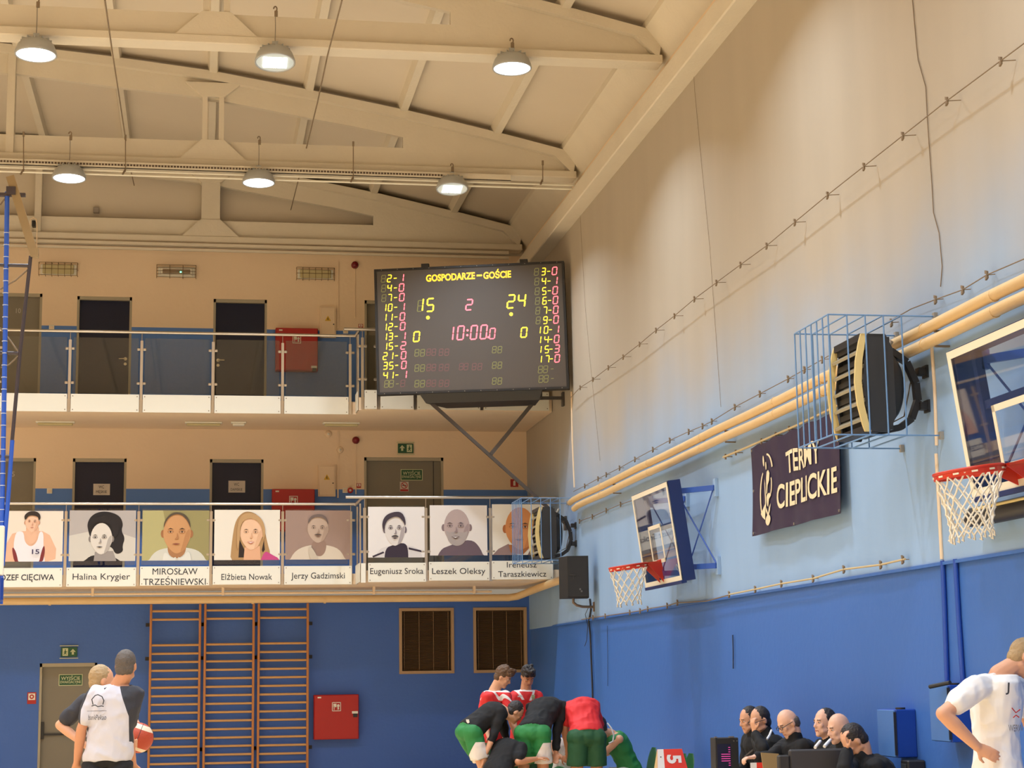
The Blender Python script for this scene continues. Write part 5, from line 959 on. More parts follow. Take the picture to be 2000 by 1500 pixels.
def hand(mb, w, d, n, curl=.5, sc_=1.0, spread=.12):
    """w wrist, d finger direction, n palm normal (palm faces n)"""
    d = V(d).normalized(); n = V(n); n = (n-d*n.dot(d)).normalized(); s = d.cross(n)
    w = V(w); k = sc_; mb.loft([(w-d*.01*k, s*.026*k, n*.02*k), (w+d*.03*k, s*.036*k, n*.016*k), (w+d*.07*k, s*.042*k, n*.014*k), (w+d*.095*k, s*.039*k, n*.011*k)], 12)
    for i, (x, L) in enumerate(((-.031, .066), (-.0105, .078), (.0105, .073), (.031, .056))):
        b_ = w+d*.088*k+s*x*k; dd = (d+s*x*spread*20*.35).normalized(); a = curl*.5
        for j, (l, r0, r1) in enumerate(((L*.45, .0095, .009), (L*.32, .009, .008), (L*.25, .008, .007))):
            v_ = (dd*math.cos(a)+n*math.sin(a)); e = b_+v_*l*k; mb.cap(b_, e, r0*k, r1*k, 8); b_ = e; a += curl
    b_ = w+d*.03*k-s*.03*k; t1 = (d*.6-s*.75+n*.25).normalized(); e = b_+t1*.04*k; mb.cap(b_, e, .013*k, .011*k, 8); t2 = (d*.9-s*.3+n*.4).normalized(); mb.cap(e, e+t2*.034*k, .011*k, .009*k, 8)
def head_prims(mb, c, s, f, u, neck, nr=.061):
    R = Matrix((s, f, u)).transposed()
    P = lambda x, y, z: c+s*x+f*y+u*z
    mb.ell(P(0, -.008, .02), (.076, .096, .104), R); mb.ell(P(0, .022, -.045), (.058, .07, .078), R); mb.ell(P(0, .066, -.098), (.026, .024, .022), R)
    mb.cap(P(-.04, .05, -.07), P(-.05, 0, -.06), .018, .02); mb.cap(P(.04, .05, -.07), P(.05, 0, -.06), .018, .02)
    mb.cap(P(-.03, .078, .022), P(.03, .078, .022), .012); mb.cap(P(0, .088, .01), P(0, .104, -.026), .008, .0125); mb.ell(P(-.012, .094, -.03), .009, nu=8, nv=6); mb.ell(P(.012, .094, -.03), .009, nu=8, nv=6)
    mb.cap(P(-.016, .081, -.062), P(.016, .081, -.062), .009); mb.cap(P(-.013, .08, -.073), P(.013, .08, -.073), .009)
    for q in (-1, 1): mb.ell(P(q*.036, .062, -.022), (.022, .02, .02), R); mb.ell(P(q*.079, -.008, -.008), (.007, .018, .031), R)
    mb.cap(P(0, -.022, -.07), neck, nr, nr+.008)
def head_bits(t, body, c, s, f, u, hair, browc=None, glasses=False, eyes=True):
    R = Matrix((s, f, u)).transposed(); P = lambda x, y, z: c+s*x+f*y+u*z
    if eyes:
        for q in (-1, 1):
            e = MB().ell(P(q*.031, .0745, .004), (.0115, .010, .0058), R, 10, 7).build('eye', eyew, t); MB().ell(P(q*.031, .0835, .004), (.0055, .0035, .0052), R, 8, 6).build('iris', eyed, e)
            MB().cap(P(q*.018, .090, .024), P(q*.048, .080, .024), .0042, .003, 6).build('eyebrow', browc or browm, t)
        MB().loft([(P(x, .0905-abs(x)*.25, -.067), s*.001, u*.006+f*.002) for x in (-.024, -.012, 0, .012, .024)], 8).build('mouth', lipm, t)
    if glasses:
        g = MB()
        for q in (-1, 1): g.tube([P(q*.032+.021*math.cos(a), .100, .002+.015*math.sin(a)) for a in np.linspace(0, 2*math.pi, 13)[:-1]], .0025, 5, closed=True); g.tube([P(q*.052, .098, .006), P(q*.078, .05, .01), P(q*.082, -.01, .008)], .0028, 5)
        g.cyl(P(-.011, .102, .004), P(.011, .102, .004), .0025, 5); g.build('glasses', dark, t)
    if hair:
        kind, m_ = hair; h = MB()
        if kind == 'short': h.ell(P(0, -.024, .034), (.080, .094, .098), R); h.ell(P(0, -.045, -.02), (.074, .062, .07), R)
        elif kind == 'tuft':
            h.ell(P(0, -.022, .042), (.083, .096, .098), R); h.ell(P(0, -.045, -.02), (.075, .062, .07), R)
            rn = random.Random(3)
            for k in range(34):
                a = rn.uniform(-2.2, 2.2); z = rn.uniform(.06, .135); h.ell(P(math.sin(a)*.07*(1-(z-.06)*5), math.cos(a)*.085, z), (.024, .024, .02), R, 8, 6)
            for k in range(6): h.ell(P(-.05+k*.02, .075, .062+.012*(k % 2)), (.018, .02, .018), R, 8, 6)
        elif kind == 'ring': h.ell(P(0, -.034, -.004), (.080, .078, .052), R); h.ell(P(0, -.05, -.03), (.07, .056, .05), R)
        elif kind == 'crop': h.ell(P(0, -.016, .030), (.079, .096, .098), R); h.ell(P(0, -.04, -.02), (.074, .062, .075), R)
        elif kind == 'receding': h.ell(P(0, -.024, .034), (.081, .090, .096), R); h.ell(P(0, -.045, -.025), (.075, .062, .07), R)
        surf(h, 'hair', m_, t, .009, fold=.003 if kind != 'tuft' else .006, ffreq=30, sm=1)
def spine_secs(pel, neck, s0, s1, inf=0, k=1.0, lo=0.0, hi=1.0):
    sp = neck-pel; L = sp.length; T = [(-.09, .10, .085), (-.03, .160, .112), (.06, .166, .115), (.25, .150, .105), (.42, .147, .102), (.62, .166, .115), (.80, .178, .118), (.90, .182, .100), (.97, .13, .078), (1.02, .07, .06)]
    out = []
    for t_, w, d in T:
        if t_ < lo or t_ > hi: continue
        s = s0.lerp(s1, min(max(t_, 0), 1)).normalized(); bend = -sp.cross(s).normalized(); fw = sp.normalized().cross(s).normalized()
        out.append((pel+sp*t_+fw*(-.02*math.sin(max(t_, 0)*math.pi)), s*(w*k+inf), fw*(d*k+inf)))
    return out
def person(label, pel, neck, face, head_c, head_f, arms, legs, top, bottom, skin_m=skin, hair=('short', haird), k=1.0, vox=.012, group=None, sh=None, hip_face=None, glasses=False, eyes=True, sleeve=.5, top_color=None, top_mats=None, bot_color=None, bot_mats=None, hands=True, shoes=True, headup=None, collar=None, hem=0.02, extra=None, fold=.009, handspec=(None, None)):
    """arms/legs: ((elbow, wrist, hand dir, palm normal), ...) for the person's left and right"""
    face = V(face).normalized(); s1 = V(face.y, -face.x, 0).normalized(); hf = V(hip_face).normalized() if hip_face else face; s0 = V(hf.y, -hf.x, 0).normalized()
    ank = [V(l[1]) for l in legs]; base = (ank[0]+ank[1])/2; base.z = 0; t = thing('person', label, 'person', base, group)
    sp = (neck-pel).normalized(); b = MB(); b.loft(spine_secs(pel, neck, s0, s1, -.006, k), 18)
    S_ = sh or [neck-sp*.075-s1*.175*k, neck-sp*.075+s1*.175*k]
    s, f, u = basis(head_f, headup or V(0, 0, 1)); head_prims(b, head_c, s, f, u, neck-sp*.02)
    for i, (q, a) in enumerate(zip(S_, arms)):
        el, wr = V(a[0]), V(a[1]); b.ell(q, .052*k); b.cap(neck-sp*.07, q, .05, .05); b.cap(q, el, .047*k, .038*k); m_ = el.lerp(wr, .3); b.cap(el, m_, .039*k, .041*k); b.cap(m_, wr, .041*k, .026*k)
        if hands: hand(b, wr, a[2] if len(a) > 2 and a[2] else (wr-el), a[3] if len(a) > 3 and a[3] else -face, a[4] if len(a) > 4 else .45)
    HP = [pel-s0*.09*k-V(0, 0, .03), pel+s0*.09*k-V(0, 0, .03)]
    for q, l in zip(HP, legs):
        kn, an = V(l[0]), V(l[1]); b.cap(q, kn, .085*k, .056*k); m_ = kn.lerp(an, .3); b.cap(kn, m_, .055*k, .058*k); b.cap(m_, an, .058*k, .036*k)
        ft = V(l[2]) if len(l) > 2 else hf; b.cap(an-V(0, 0, .04), an+ft*.12-V(0, 0, .06), .032, .028)
    body = surf(b, 'body', skin_m, t, vox*.8 if hands else vox, sm=2)
    head_bits(t, body, head_c, s, f, u, hair, glasses=glasses, eyes=eyes)
    # top garment
    g = MB(); g.loft(spine_secs(pel, neck, s0, s1, .020, k, lo=hem-.1, hi=.98), 20)
    for q, a in zip(S_, arms):
        el, wr = V(a[0]), V(a[1])
        if sleeve is not None:
            g.cap(neck-sp*.07, q, .068, .066*k); e1 = q.lerp(el, min(sleeve, 1)); r1 = .064*k if sleeve < 1 else .052*k; g.cap(q, e1, .066*k, r1)
            if sleeve > 1: g.cap(el, el.lerp(wr, sleeve-1), .052*k, .040*k)
    g.cap(neck-sp*.08, neck-sp*.045, .085, .070)
    if collar: g.cap(neck-sp*.04, neck+(head_c-neck)*.25, .085, .069)
    surf(g, 'shirt' if sleeve is None or sleeve <= 1 else 'jacket', top_mats or top, t, vox, top_color, fold)
    # bottoms
    g = MB(); g.loft(spine_secs(pel, neck, s0, s1, .015, k, lo=-.2, hi=.12), 20)
    kl = bottom[1]; up_ = (neck-pel).normalized()
    bent_ = up_.z < .85
    for q in HP: g.ell(q+V(0, 0, .01 if bent_ else -.05), (.118*k, .128*k, .115*k) if bent_ else (.10*k, .115*k, .08*k))
    if bent_: g.ell(pel+V(0, 0, -.01), (.15*k, .135*k, .10*k)); g.ell(pel+up_*.05, .125*k)
    for q, l in zip(HP, legs):
        kn, an = V(l[0]), V(l[1]); e1 = q.lerp(kn, min(kl, 1)); g.loft([(q.lerp(e1, v_), (s0*(.105 if kl <= 1 else .098-.03*v_)*k), ((e1-q).normalized().cross(s0))*(.112 if kl <= 1 else .10-.03*v_)*k) for v_ in (0, .35, .7, 1)], 16)
        if kl > 1: g.cap(e1, kn.lerp(an, kl-1), .072*k, .058*k)
    surf(g, 'shorts' if kl <= 1 else 'trousers', bot_mats or bottom[0], t, vox, bot_color, fold*.8)
    if shoes:
        for l in legs:
            an = V(l[1]); ft = V(l[2]) if len(l) > 2 else hf; ft = ft.normalized(); sd_ = V(ft.y, -ft.x, 0)
            MB().loft([(V(an.x, an.y, .045)-ft*.09, sd_*.02, V(0, 0, .03)), (V(an.x, an.y, .055)-ft*.07, sd_*.036, V(0, 0, .055)), (V(an.x, an.y, .055)+ft*.02, sd_*.04, V(0, 0, .055)), (V(an.x, an.y, .042)+ft*.12, sd_*.045, V(0, 0, .042)), (V(an.x, an.y, .035)+ft*.17, sd_*.036, V(0, 0, .033)), (V(an.x, an.y, .03)+ft*.195, sd_*.015, V(0, 0, .02))], 14).build('shoe', shoem, t)
    return t, s1, sp
def stand(pel, fwd, spread=.11, bend=.03, sd=None):   # standing legs under a pelvis
    fwd = V(fwd).normalized(); s = V(fwd.y, -fwd.x, 0); out = []
    for q in (-1, 1): a = V(pel.x, pel.y, 0)+s*q*spread; out.append((V(a.x, a.y, pel.z*.52)+fwd*bend, V(a.x, a.y, .09), fwd))
    return out
def sit(pel, fwd, kh=.52, L=.42, spread=.12):
    fwd = V(fwd).normalized(); s = V(fwd.y, -fwd.x, 0); out = []
    for q in (-1, 1): k_ = pel+fwd*L+s*q*spread; out.append((V(k_.x, k_.y, kh), V(k_.x, k_.y, .09)+fwd*.03, fwd))
    return out
# ---- referee seen from behind
Y = 14.6; A = lambda x, y, d=0: at(x, y, Y=Y+d)
pel = A(210, 1482); nk = A(232, 1337); fwd = V(.12, 1, 0)
def rc(p):
    q = p-pel_r; a = (nk_r-pel_r); t_ = q.dot(a)/a.length_squared; lat = q.dot(s_r)
    return abs(lat+.012)-min(.185, .235-max(t_-.35, 0)*.20) if t_ > .25 else -.1
pel_r, nk_r, s_r = pel, nk, V(fwd.y, -fwd.x, 0).normalized()
shr = [A(186, 1356), A(258, 1356)]
t, _, _ = person('referee seen from behind in grey shirt with black sleeves, hands down', pel, nk, fwd, A(246, 1301, .0), V(.25, 1, -.12), [(A(159, 1424, -.02), A(150, 1490, .05)), (A(250, 1430, -.02), A(260, 1492, .05))], stand(pel, fwd), gryj, (blk, 1.9), skin2, ('crop', hairg), k=1.02, vox=.011, sh=shr, eyes=False, sleeve=.68, top_mats=two('referee_jersey', S(196, 194, 204), S(46, 46, 54)), top_color=rc)
Yb = Y-.155
def btxt(s_, x, y, h, w, m_=ink, **kk): return text('lettering', s_, m_, t, at(x, y, Y=Yb), UX, UZ, h, fit=w, **kk)
btxt('bank', 180, 1401, .055, .055); btxt('Pekao', 197, 1401, .055, .08, shear=.2); MB().box(at(170, 1389, Y=Yb).x, at(208, 1389, Y=Yb).x, Yb-.002, Yb, at(190, 1389, Y=Yb).z, at(190, 1388.3, Y=Yb).z).build('print_line', ink, t)
c = at(191, 1371, Y=Yb); g = MB(); g.tube([c+V(x, 0, z) for x, z in ((-.035, -.02), (-.045, .02), (-.02, .05), (.0, .055), (.03, .04), (.045, .01), (.038, -.02))], .004, 5); g.tube([c+V(x, 0, z) for x, z in ((-.045, -.03), (-.02, -.022), (0, -.035), (.03, -.03), (.045, -.035))], .004, 5); g.build('emblem_print', ink, t)
MB().hull([at(203, 1344, Y=Y-.12), at(209, 1342, Y=Y-.12), at(204, 1347, Y=Y-.12), at(204, 1345, Y=Y-.115)]).build('logo_print', ink, t)
# ---- second referee, half hidden, elbow out, ball under the arm
Y = 15.35; pel = A(212, 1480); nk = A(208, 1351); fwd = V(.55, -.8, 0); pel_r, nk_r, s_r = pel, nk, V(fwd.y, -fwd.x, 0).normalized()
t, _, _ = person('second referee half hidden behind the first, hand on hip and ball under his arm', pel, nk, fwd, A(200, 1330), V(.95, .28, -.12), [(A(262, 1410, .05), A(276, 1440, -.12), V(-.2, -1, -.4), V(-1, 0, 0)), (A(117, 1416, .05), A(165, 1454, -.06), V(1, -.2, -.4), V(0, 1, 0))], stand(pel, fwd), gryj, (blk, 1.9), skin, ('short', hairl), vox=.011, sh=[A(248, 1366, .05), A(168, 1371, 0)], sleeve=.7, top_mats=two('referee_jersey', S(196, 194, 204), S(46, 46, 54)), top_color=rc)
c = A(270, 1441, -.12); ballm = mat('ball_orange', S(180, 66, 34), .55, bump=.3, bscale=150); ballw = mat('ball_cream', S(226, 204, 176), .55, bump=.3, bscale=150)
tb = thing('basketball', 'orange and cream basketball held by the second referee', 'ball', c); g = MB(); N = 28; tilt = Matrix.Rotation(.35, 3, 'Y')
o = MB().ell(c, .121, tilt, 32, 20); cm_ = [ballm, ballw]; o.mi = [1 if (3 <= i//32 <= 5) or (14 <= i//32 <= 15) else 0 for i in range(len(o.f))]; o.build('ball', cm_, tb)
sg = MB()
for ax_ in (V(1, 0, 0), V(0, 1, 0)):
    a2 = V(0, 0, 1); sg.tube([c+tilt @ (ax_*math.cos(a)+a2*math.sin(a))*.1212 for a in np.linspace(0, 2*math.pi, 33)[:-1]], .002, 4, closed=True)
sg.build('seams', ink, tb)
# ---- white shirted player, right edge
Y = 11.3; pel = A(1950, 1515); nk = A(1952, 1312); fwd = V(1, -.25, 0)
t, _, _ = person('player in a white t-shirt at the right edge, hand on his hip', pel, nk, fwd, A(2000, 1284, -.03), V(1, -.25, -.75), [(A(2010, 1410, .45), A(2040, 1480, .25)), (A(1842, 1394, -.22), A(1908, 1458, -.22), (A(1965, 1488, -.26)-A(1908, 1458, -.22)), V(.2, 1, .1), .25)], stand(pel, fwd), wht, (wht, .7), skin, ('crop', hairl), k=1.2, vox=.009, sh=[A(1985, 1345, .22), A(1906, 1344, -.17)], sleeve=.55, headup=V(.6, 0, 1), fold=.008, hem=-.2)
text('lettering', 'J', ink, t, A(1968, 1345, -.30), V(.9, -.3, 0), V(.1, 0, 1), .08, bold=.02)
text('lettering', 'WERW', mat('print_grey', S(90, 88, 92), .7), t, A(1984, 1422, -.25), V(.96, -.25, 0), UZ, .06, fit=.09)
g = MB(); p = A(1984, 1392, -.255); g.tube([p+V(-.025, .0, .03), p+V(0, 0, 0), p+V(.03, 0, .02)], .004, 5).tube([p+V(-.02, 0, -.03), p+V(0, 0, -.015), p+V(.02, 0, -.03)], .004, 5); g.build('emblem_print', redm, t)
# ---- huddle
G = 'players in the time-out huddle'; Yh = 21.3
Y = Yh+.45; fwd = V(.75, -.55, 0); pel = A(962, 1448); nk = A(965, 1347)
def yoke(pel_, nk_, fw_):
    s_ = V(fw_.y, -fw_.x, 0).normalized(); sp_ = (nk_-pel_); L2 = sp_.length_squared
    def c_(p):
        q = p-pel_; tt = q.dot(sp_)/L2; lt = abs(q.dot(s_)); return max(.016-abs(lt-.115+(1-tt)*.34), min(tt-.955, .09-lt)) if tt > .78 else -.1
    return c_
person('red shirted player with curly brown hair standing, head bowed to the right', pel, nk, fwd, A(983, 1322, -.05), V(.85, -.35, -.55), [(A(1000, 1400, -.2), A(1010, 1435, -.3)), (A(943, 1400, 0), A(955, 1440, -.2))], stand(pel, fwd), redj, (dgrn, .8), skin, ('tuft', hairb), group=G, sleeve=.6, headup=V(.3, -.2, 1), top_mats=two('red_jersey', S(214, 38, 40), S(236, 228, 224)), top_color=yoke(pel, nk, fwd), sh=[A(988, 1359, -.12), A(948, 1359, .08)], k=.93)
Y = Yh+.75; fwd = V(.15, -1, 0); pel = A(1024, 1448); nk = A(1027, 1346)
t, _, _ = person('red shirted player with short dark hair facing the camera, looking down', pel, nk, fwd, A(1031, 1321, -.06), V(.1, -.8, -.6), [(A(1056, 1402, -.1), A(1045, 1440, -.25)), (A(997, 1402, -.1), A(1008, 1440, -.25))], stand(pel, fwd), redj, (dgrn, .8), skin2, ('tuft', haird), group=G, sleeve=.6, headup=V(0, -.3, 1), top_mats=two('red_jersey', S(214, 38, 40), S(236, 228, 224)), top_color=yoke(pel, nk, fwd), sh=[A(1050, 1360, 0), A(1005, 1360, 0)], k=.95)
MB().obox(A(1016, 1360, -.17), (.03, 0, 0), (0, .003, 0), (0, 0, .008)).build('chest_print', wht, t); MB().hull([A(1038, 1357, -.17), A(1045, 1357, -.17), A(1045, 1363, -.17), A(1041.5, 1368, -.17), A(1038, 1363, -.17), A(1041, 1362, -.175)]).build('badge', mat('badge', S(150, 160, 120), .6), t)
# bent over, black top, left
Y = Yh-.2; fwd = V(.9, .25, 0); pel = A(916, 1428); nk = A(980, 1384, .12)
def gs(pel_, side_):   # green shorts with a white side panel
    def c_(p):
        q = p-pel_; l_ = q.dot(side_); return min(l_-.085-max(q.z+.28, 0)*.35, -.12-q.z)
    return c_
t, _, _ = person('bent player in a black top and green shorts, leftmost, hand on his knee', pel, nk, fwd, A(1006, 1391, .12), V(.85, .1, -.75), [(A(985, 1425, .35), A(992, 1465, .3)), (A(966, 1431, -.12), A(949, 1472, -.16), V(-.1, -.1, -1), V(-.4, .6, 0), .25)],
       [(A(950, 1497, .22), V(A(938, 1497, .22).x, A(938, 1497, .22).y, .09)), (A(943, 1500, -.12), V(A(930, 1500, -.12).x, A(930, 1500, -.12).y, .09))], blk, (grn_, .72), skin, ('short', haird), group=G, sleeve=1.35, headup=V(.6, 0, 1), hip_face=V(.8, .3, 0), sh=[A(975, 1388, .3), A(978, 1392, -.06)], bot_mats=two('green_shorts', S(36, 122, 60), S(226, 214, 204)), bot_color=gs(pel, V(.75, -.3, -.2).normalized()))
MB().hull([A(910, 1405, -.155), A(916, 1405, -.155), A(917, 1411, -.15), A(914, 1413, -.15), A(911, 1410, -.15), A(912, 1408, -.13)]).build('logo_print', wht, t)
# bent over from behind, black hood
Y = Yh-.3; fwd = V(.35, 1, 0); pel = A(1040, 1430); nk = A(1073, 1374, .42)
person('bent player from behind in a black hooded top and green shorts', pel, nk, fwd, A(1085, 1392, .62), V(.35, .8, -.9), [(A(1060, 1430, .6), A(1070, 1470, .5)), (A(1087, 1430, .22), A(1086, 1470, .12))], stand(pel, fwd, .12), blk, (grn_, .62), skin2, ('short', haird), group=G, sleeve=1.8, eyes=False, headup=V(.2, .5, 1), collar=True, hip_face=V(.25, 1, 0), k=1.05, bot_mats=two('green_shorts', S(36, 122, 60), S(226, 214, 204)), bot_color=gs(pel, V(1, -.2, -.2).normalized()))
# bent over from behind, red shirt
Y = Yh-.3; fwd = V(-.15, 1, 0); pel = A(1146, 1438); nk = A(1134, 1372, .38)
person('bent player from behind in a red t-shirt and dark green shorts', pel, nk, fwd, A(1128, 1395, .62), V(-.1, .8, -.9), [(A(1103, 1420, .3), A(1108, 1462, .4)), (A(1172, 1425, .4), A(1165, 1462, .45))], stand(pel, fwd, .13), redj, (dgrn, .62), skin2, ('short', hairb), group=G, sleeve=.7, eyes=False, headup=V(0, .5, 1), k=1.12, hip_face=V(0, 1, 0), sh=[A(1108, 1385, .32), A(1158, 1384, .32)])
# crouching coach in black
Y = Yh-.55; fwd = V(.8, .6, 0); pel = A(968, 1515); nk = A(1000, 1452, .3)
person('crouching man in black with his back to us at the foot of the huddle', pel, nk, fwd, A(1024, 1442, .62), V(.8, .5, -.3), [(A(1005, 1490, .45), A(1050, 1485, .5)), (A(1012, 1488, -.05), A(1048, 1482, .1), V(1, .2, .1), V(0, 0, -1))], [(pel+V(.3, .35, -.12), V(pel.x+.2, pel.y+.3, .09)), (pel+V(.38, .05, -.12), V(pel.x+.25, pel.y+.0, .09))], blk, (blk, 1.9), skin2, ('short', haird), group=G, sleeve=.72, k=1.05)
# seated: green jersey right, another in the middle
chairg = mat('chair_green', S(16, 82, 42), .35)
def seat(x, y, yaw, label, zs=.47, group=None):
    t = thing('plastic_chair', label, 'chair', (x, y, 0), group); R = Matrix.Rotation(yaw, 3, 'Z'); Q = lambda a, b_, c_: V(x, y, 0)+R @ V(a, b_, c_)
    MB().hull([Q(a, b_, z) for a in (-.21, .21) for b_ in (-.2, .22) for z in (zs-.03, zs)]).build('seat', chairg, t)
    secs = []
    for j in range(7):
        z = zs+.05+j*.06; wv = .21*math.sqrt(max(0.05, 1-(max(j-3, 0)/3.3)**2)); secs.append((Q(0, -.2-.012*j, z), R @ V(wv, 0, 0), R @ V(0, .012, 0)))
    MB().loft(secs, 16).build('backrest', chairg, t)
    for a in (-.18, .18):
        for b_ in (-.17, .18): MB().cyl(Q(a, b_, 0), Q(a*.95, b_*.95, zs-.02), .012, 8).build('leg', galv, t)
    return t
Y = Yh+.35; fwd = V(-.95, -.2, 0); pel = at(1232, 1500, Y=Yh+.35); pel.z = .62; nk = A(1192, 1432)
def gj(p): return 0
t, _, _ = person('seated player in a green sleeveless jersey leaning in from the right', pel, nk, fwd, A(1168, 1420, -.05), V(-.95, -.1, -.3), [(A(1176, 1475, -.1), A(1140, 1478, -.15)), (A(1188, 1470, .15), A(1150, 1480, .15))], sit(pel, fwd, .55), grn_, (wht, .9), skin, ('short', haird), group=G, sleeve=None)
MB().tube([A(1186, 1412, -.16), A(1194, 1422, -.19), A(1199, 1436, -.2), A(1197, 1448, -.2), A(1189, 1452, -.19)], .009, 6).build('white_piping', wht, t)
seat(pel.x+.02, pel.y, math.radians(90), 'green plastic chair under the player in the green jersey', .5)
Y = Yh+.95; fwd = V(-.1, -1, 0); pel = A(1108, 1500); pel.z = .62; nk = A(1110, 1440)
person('seated player facing us between the bent players, mostly hidden', pel, nk, fwd, A(1104, 1417, -.08), V(-.3, -1, -.4), [(A(1136, 1475, -.2), A(1118, 1482, -.4)), (A(1086, 1475, -.2), A(1098, 1480, -.4))], sit(pel, fwd, .55), wht, (grn_, .9), skin2, ('short', hairg), group=G, sleeve=None)
seat(pel.x, pel.y+.02, math.radians(180), 'green plastic chair under the seated player facing us', .5)
for i, (px, lb) in enumerate(((1243, 'green plastic chair right of the huddle, leftmost of three'), (1257, 'green plastic chair right of the huddle, middle of three'), (1270, 'green plastic chair beside the red number sign'))):
    Y_ = 20.9-.0*i; p = at(px, 1482, Y=Y_-i*.35); seat(p.x+.2, p.y, math.radians(90), lb, p.z-.36)
# ---- table and officials
tz = .775; tabm = mat('table_top', S(206, 188, 160), .5, noise=.05); TX0, TX1 = 4.45, 5.06
t = thing('officials_table', 'long pale officials table along the side wall', 'table', (4.75, 17, 0)); TY1 = at(1310, 1480, X=4.95).y+.22; MB().cbox(TX0, TX1+.09, 12.9, TY1, tz-.03, tz, .006).build('table_top', tabm, t)
for y in (13.1, 15.3, 17.4, 19.6):
    for x in (TX0+.05, TX1-.05): MB().cyl((x, y, 0), (x, y, tz-.03), .02, 10).build('leg', galv, t)
MB().box(TX0+.04, TX0+.055, 13.0, 19.65, .25, tz-.03).build('front_panel', white, t)
signr = mat('sign_scarlet', S(226, 56, 36), .5); signw = mat('sign_white', S(232, 226, 220), .5); woodp = mat('ply_edge', S(214, 180, 126), .6)
# folded number sign with a 5 lying on its side
ys = at(1310, 1480, X=4.95).y; x0_, x1_ = at(1284, 1495, Y=ys).x, at(1343, 1495, Y=ys).x; xa_, xb_ = at(1287, 1463, Y=ys).x, at(1335, 1463, Y=ys).x; zt_s = at(1310, 1463, Y=ys+.06).z
t = thing('foul_marker', 'red and white folded marker with a sideways 5 on the table', 'marker', ((x0_+x1_)/2, ys, tz))
def SP(u, v, o=0): return V((x0_*(1-u)+x1_*u)*(1-v)+(xa_*(1-u)+xb_*u)*v, ys+.07*v-o, tz+(zt_s-tz)*v)
def sboard(u0, u1, o0, o1, nm, m_): MB().hexa([SP(u0, 0, o1), SP(u1, 0, o1), SP(u1, 0, o0), SP(u0, 0, o0), SP(u0, 1, o1), SP(u1, 1, o1), SP(u1, 1, o0), SP(u0, 1, o0)]).build(nm, m_, t)
sboard(0, 1, 0, .006, 'front_board', signr); sboard(.0, .24, .006, .008, 'white_band', signw)
MB().hexa([(x0_, ys+.15, tz), (x1_, ys+.15, tz), (x1_, ys+.156, tz), (x0_, ys+.156, tz), (xa_, ys+.076, zt_s), (xb_, ys+.076, zt_s), (xb_, ys+.082, zt_s), (xa_, ys+.082, zt_s)]).build('back_board', woodp, t)
MB().hull([V(x0_, ys+.01, tz), V(x0_, ys+.15, tz), V(xa_, ys+.07, zt_s-.01), V(x0_+.006, ys+.01, tz), V(x0_+.006, ys+.15, tz), V(xa_+.006, ys+.07, zt_s-.01)]).build('end_board', woodp, t)
uq = (SP(.5, 1)-SP(.5, 0)); uq.x = 0; text('lettering', '5', signw, t, SP(.60, .5, .009), -uq, V(1, 0, 0), .205, bold=.04, depth=.002)
MB().obox(SP(.12, .62, .0095), (.006, 0, 0), (0, .001, 0), (0, 0, .006)).build('print_dot', ink, t)
# officials
def off(label, hx, hy, X, hf, hair, arms, lean=.1, sk_=skin, gl=False, up=None, collar=True, k=1.0, eyes=True, sits=True, turn=V(-1, -.12, 0)):
    hc = at(hx, hy, X=X); nk = hc+V(.05+lean*.1, .01, -.140); pel = V(nk.x+.02+lean*.9, nk.y+.03, nk.z-.50); s_ = V(turn.y, -turn.x, 0).normalized()
    L = nk-V(0, 0, .06)-s_*.18; R_ = nk-V(0, 0, .06)+s_*.18; ar = []
    for q, a in zip((L, R_), arms):
        if a is None: ar.append((q+V(-.04, 0, -.27), q+V(-.26, -.02, -.33)))
        else: ar.append(a)
    pel.z = max(pel.z, .56)
    t, _, _ = person(label, pel, nk, turn, hc, hf, ar, sit(pel, turn, .56, .4, .1), blk, (blk, 1.9), sk_, hair, vox=.011, group='officials behind the scorer table', sleeve=1.85, glasses=gl, headup=up, collar=collar, sh=[L, R_], k=k, eyes=eyes)
    seat(pel.x+.0, pel.y, math.radians(90), 'green plastic chair under the '+label.split(',')[0], pel.z-.10); return t, hc
AX = lambda x, y, X: at(x, y, X=X)
off('dark haired official furthest from us, behind the one with glasses', 1463, 1406, 5.28, V(-1, -.2, -.25), ('short', haird), (None, None))
t, hc = off('official with glasses and dark hair, resting his hand on his face', 1484, 1407, 5.2, V(-1, -.3, -.3), ('receding', haird), (None, (AX(1490, 1462, 5.0), AX(1474, 1430, 4.98), V(-.2, 0, 1), V(1, .3, 0), 1.0)), gl=True)
MB().tube([AX(1507, 1426, 5.15), AX(1503, 1436, 5.12), AX(1498, 1444, 5.08)], .011, 6).build('white_stripe', wht, t); MB().ell(AX(1489, 1450, 5.03), .02).build('badge', wht, t)
t, hc = off('bald official with glasses looking down and writing', 1539, 1413, 5.12, V(-1, -.25, -.55), ('ring', hairg), (None, (AX(1506, 1478, 4.95), AX(1476, 1478, 4.80), V(-1, -.1, -.1), V(0, 0, -1), .9)), sk_=skinp, gl=True, up=V(-.4, 0, 1), k=1.08)
tp = thing('pen', 'dark pen in the hand of the bald official', 'pen', AX(1462, 1470, 4.72)); MB().cap(AX(1455, 1477, 4.72), AX(1470, 1465, 4.72), .006).build('barrel', dark, tp)
t, hc = off('grey haired lean faced official looking left', 1610, 1412, 5.30, V(-1, -.35, .02), ('receding', haird), (None, None), sk_=skinp, collar=True)
for a_, b_ in (((1602, 1448), (1592, 1460)), ((1622, 1445), (1610, 1458))): MB().tube([AX(*a_, 5.12), AX((a_[0]+b_[0])/2, (a_[1]+b_[1])/2, 5.06), AX(*b_, 5.02)], .014, 6).build('white_stripe', wht, t)
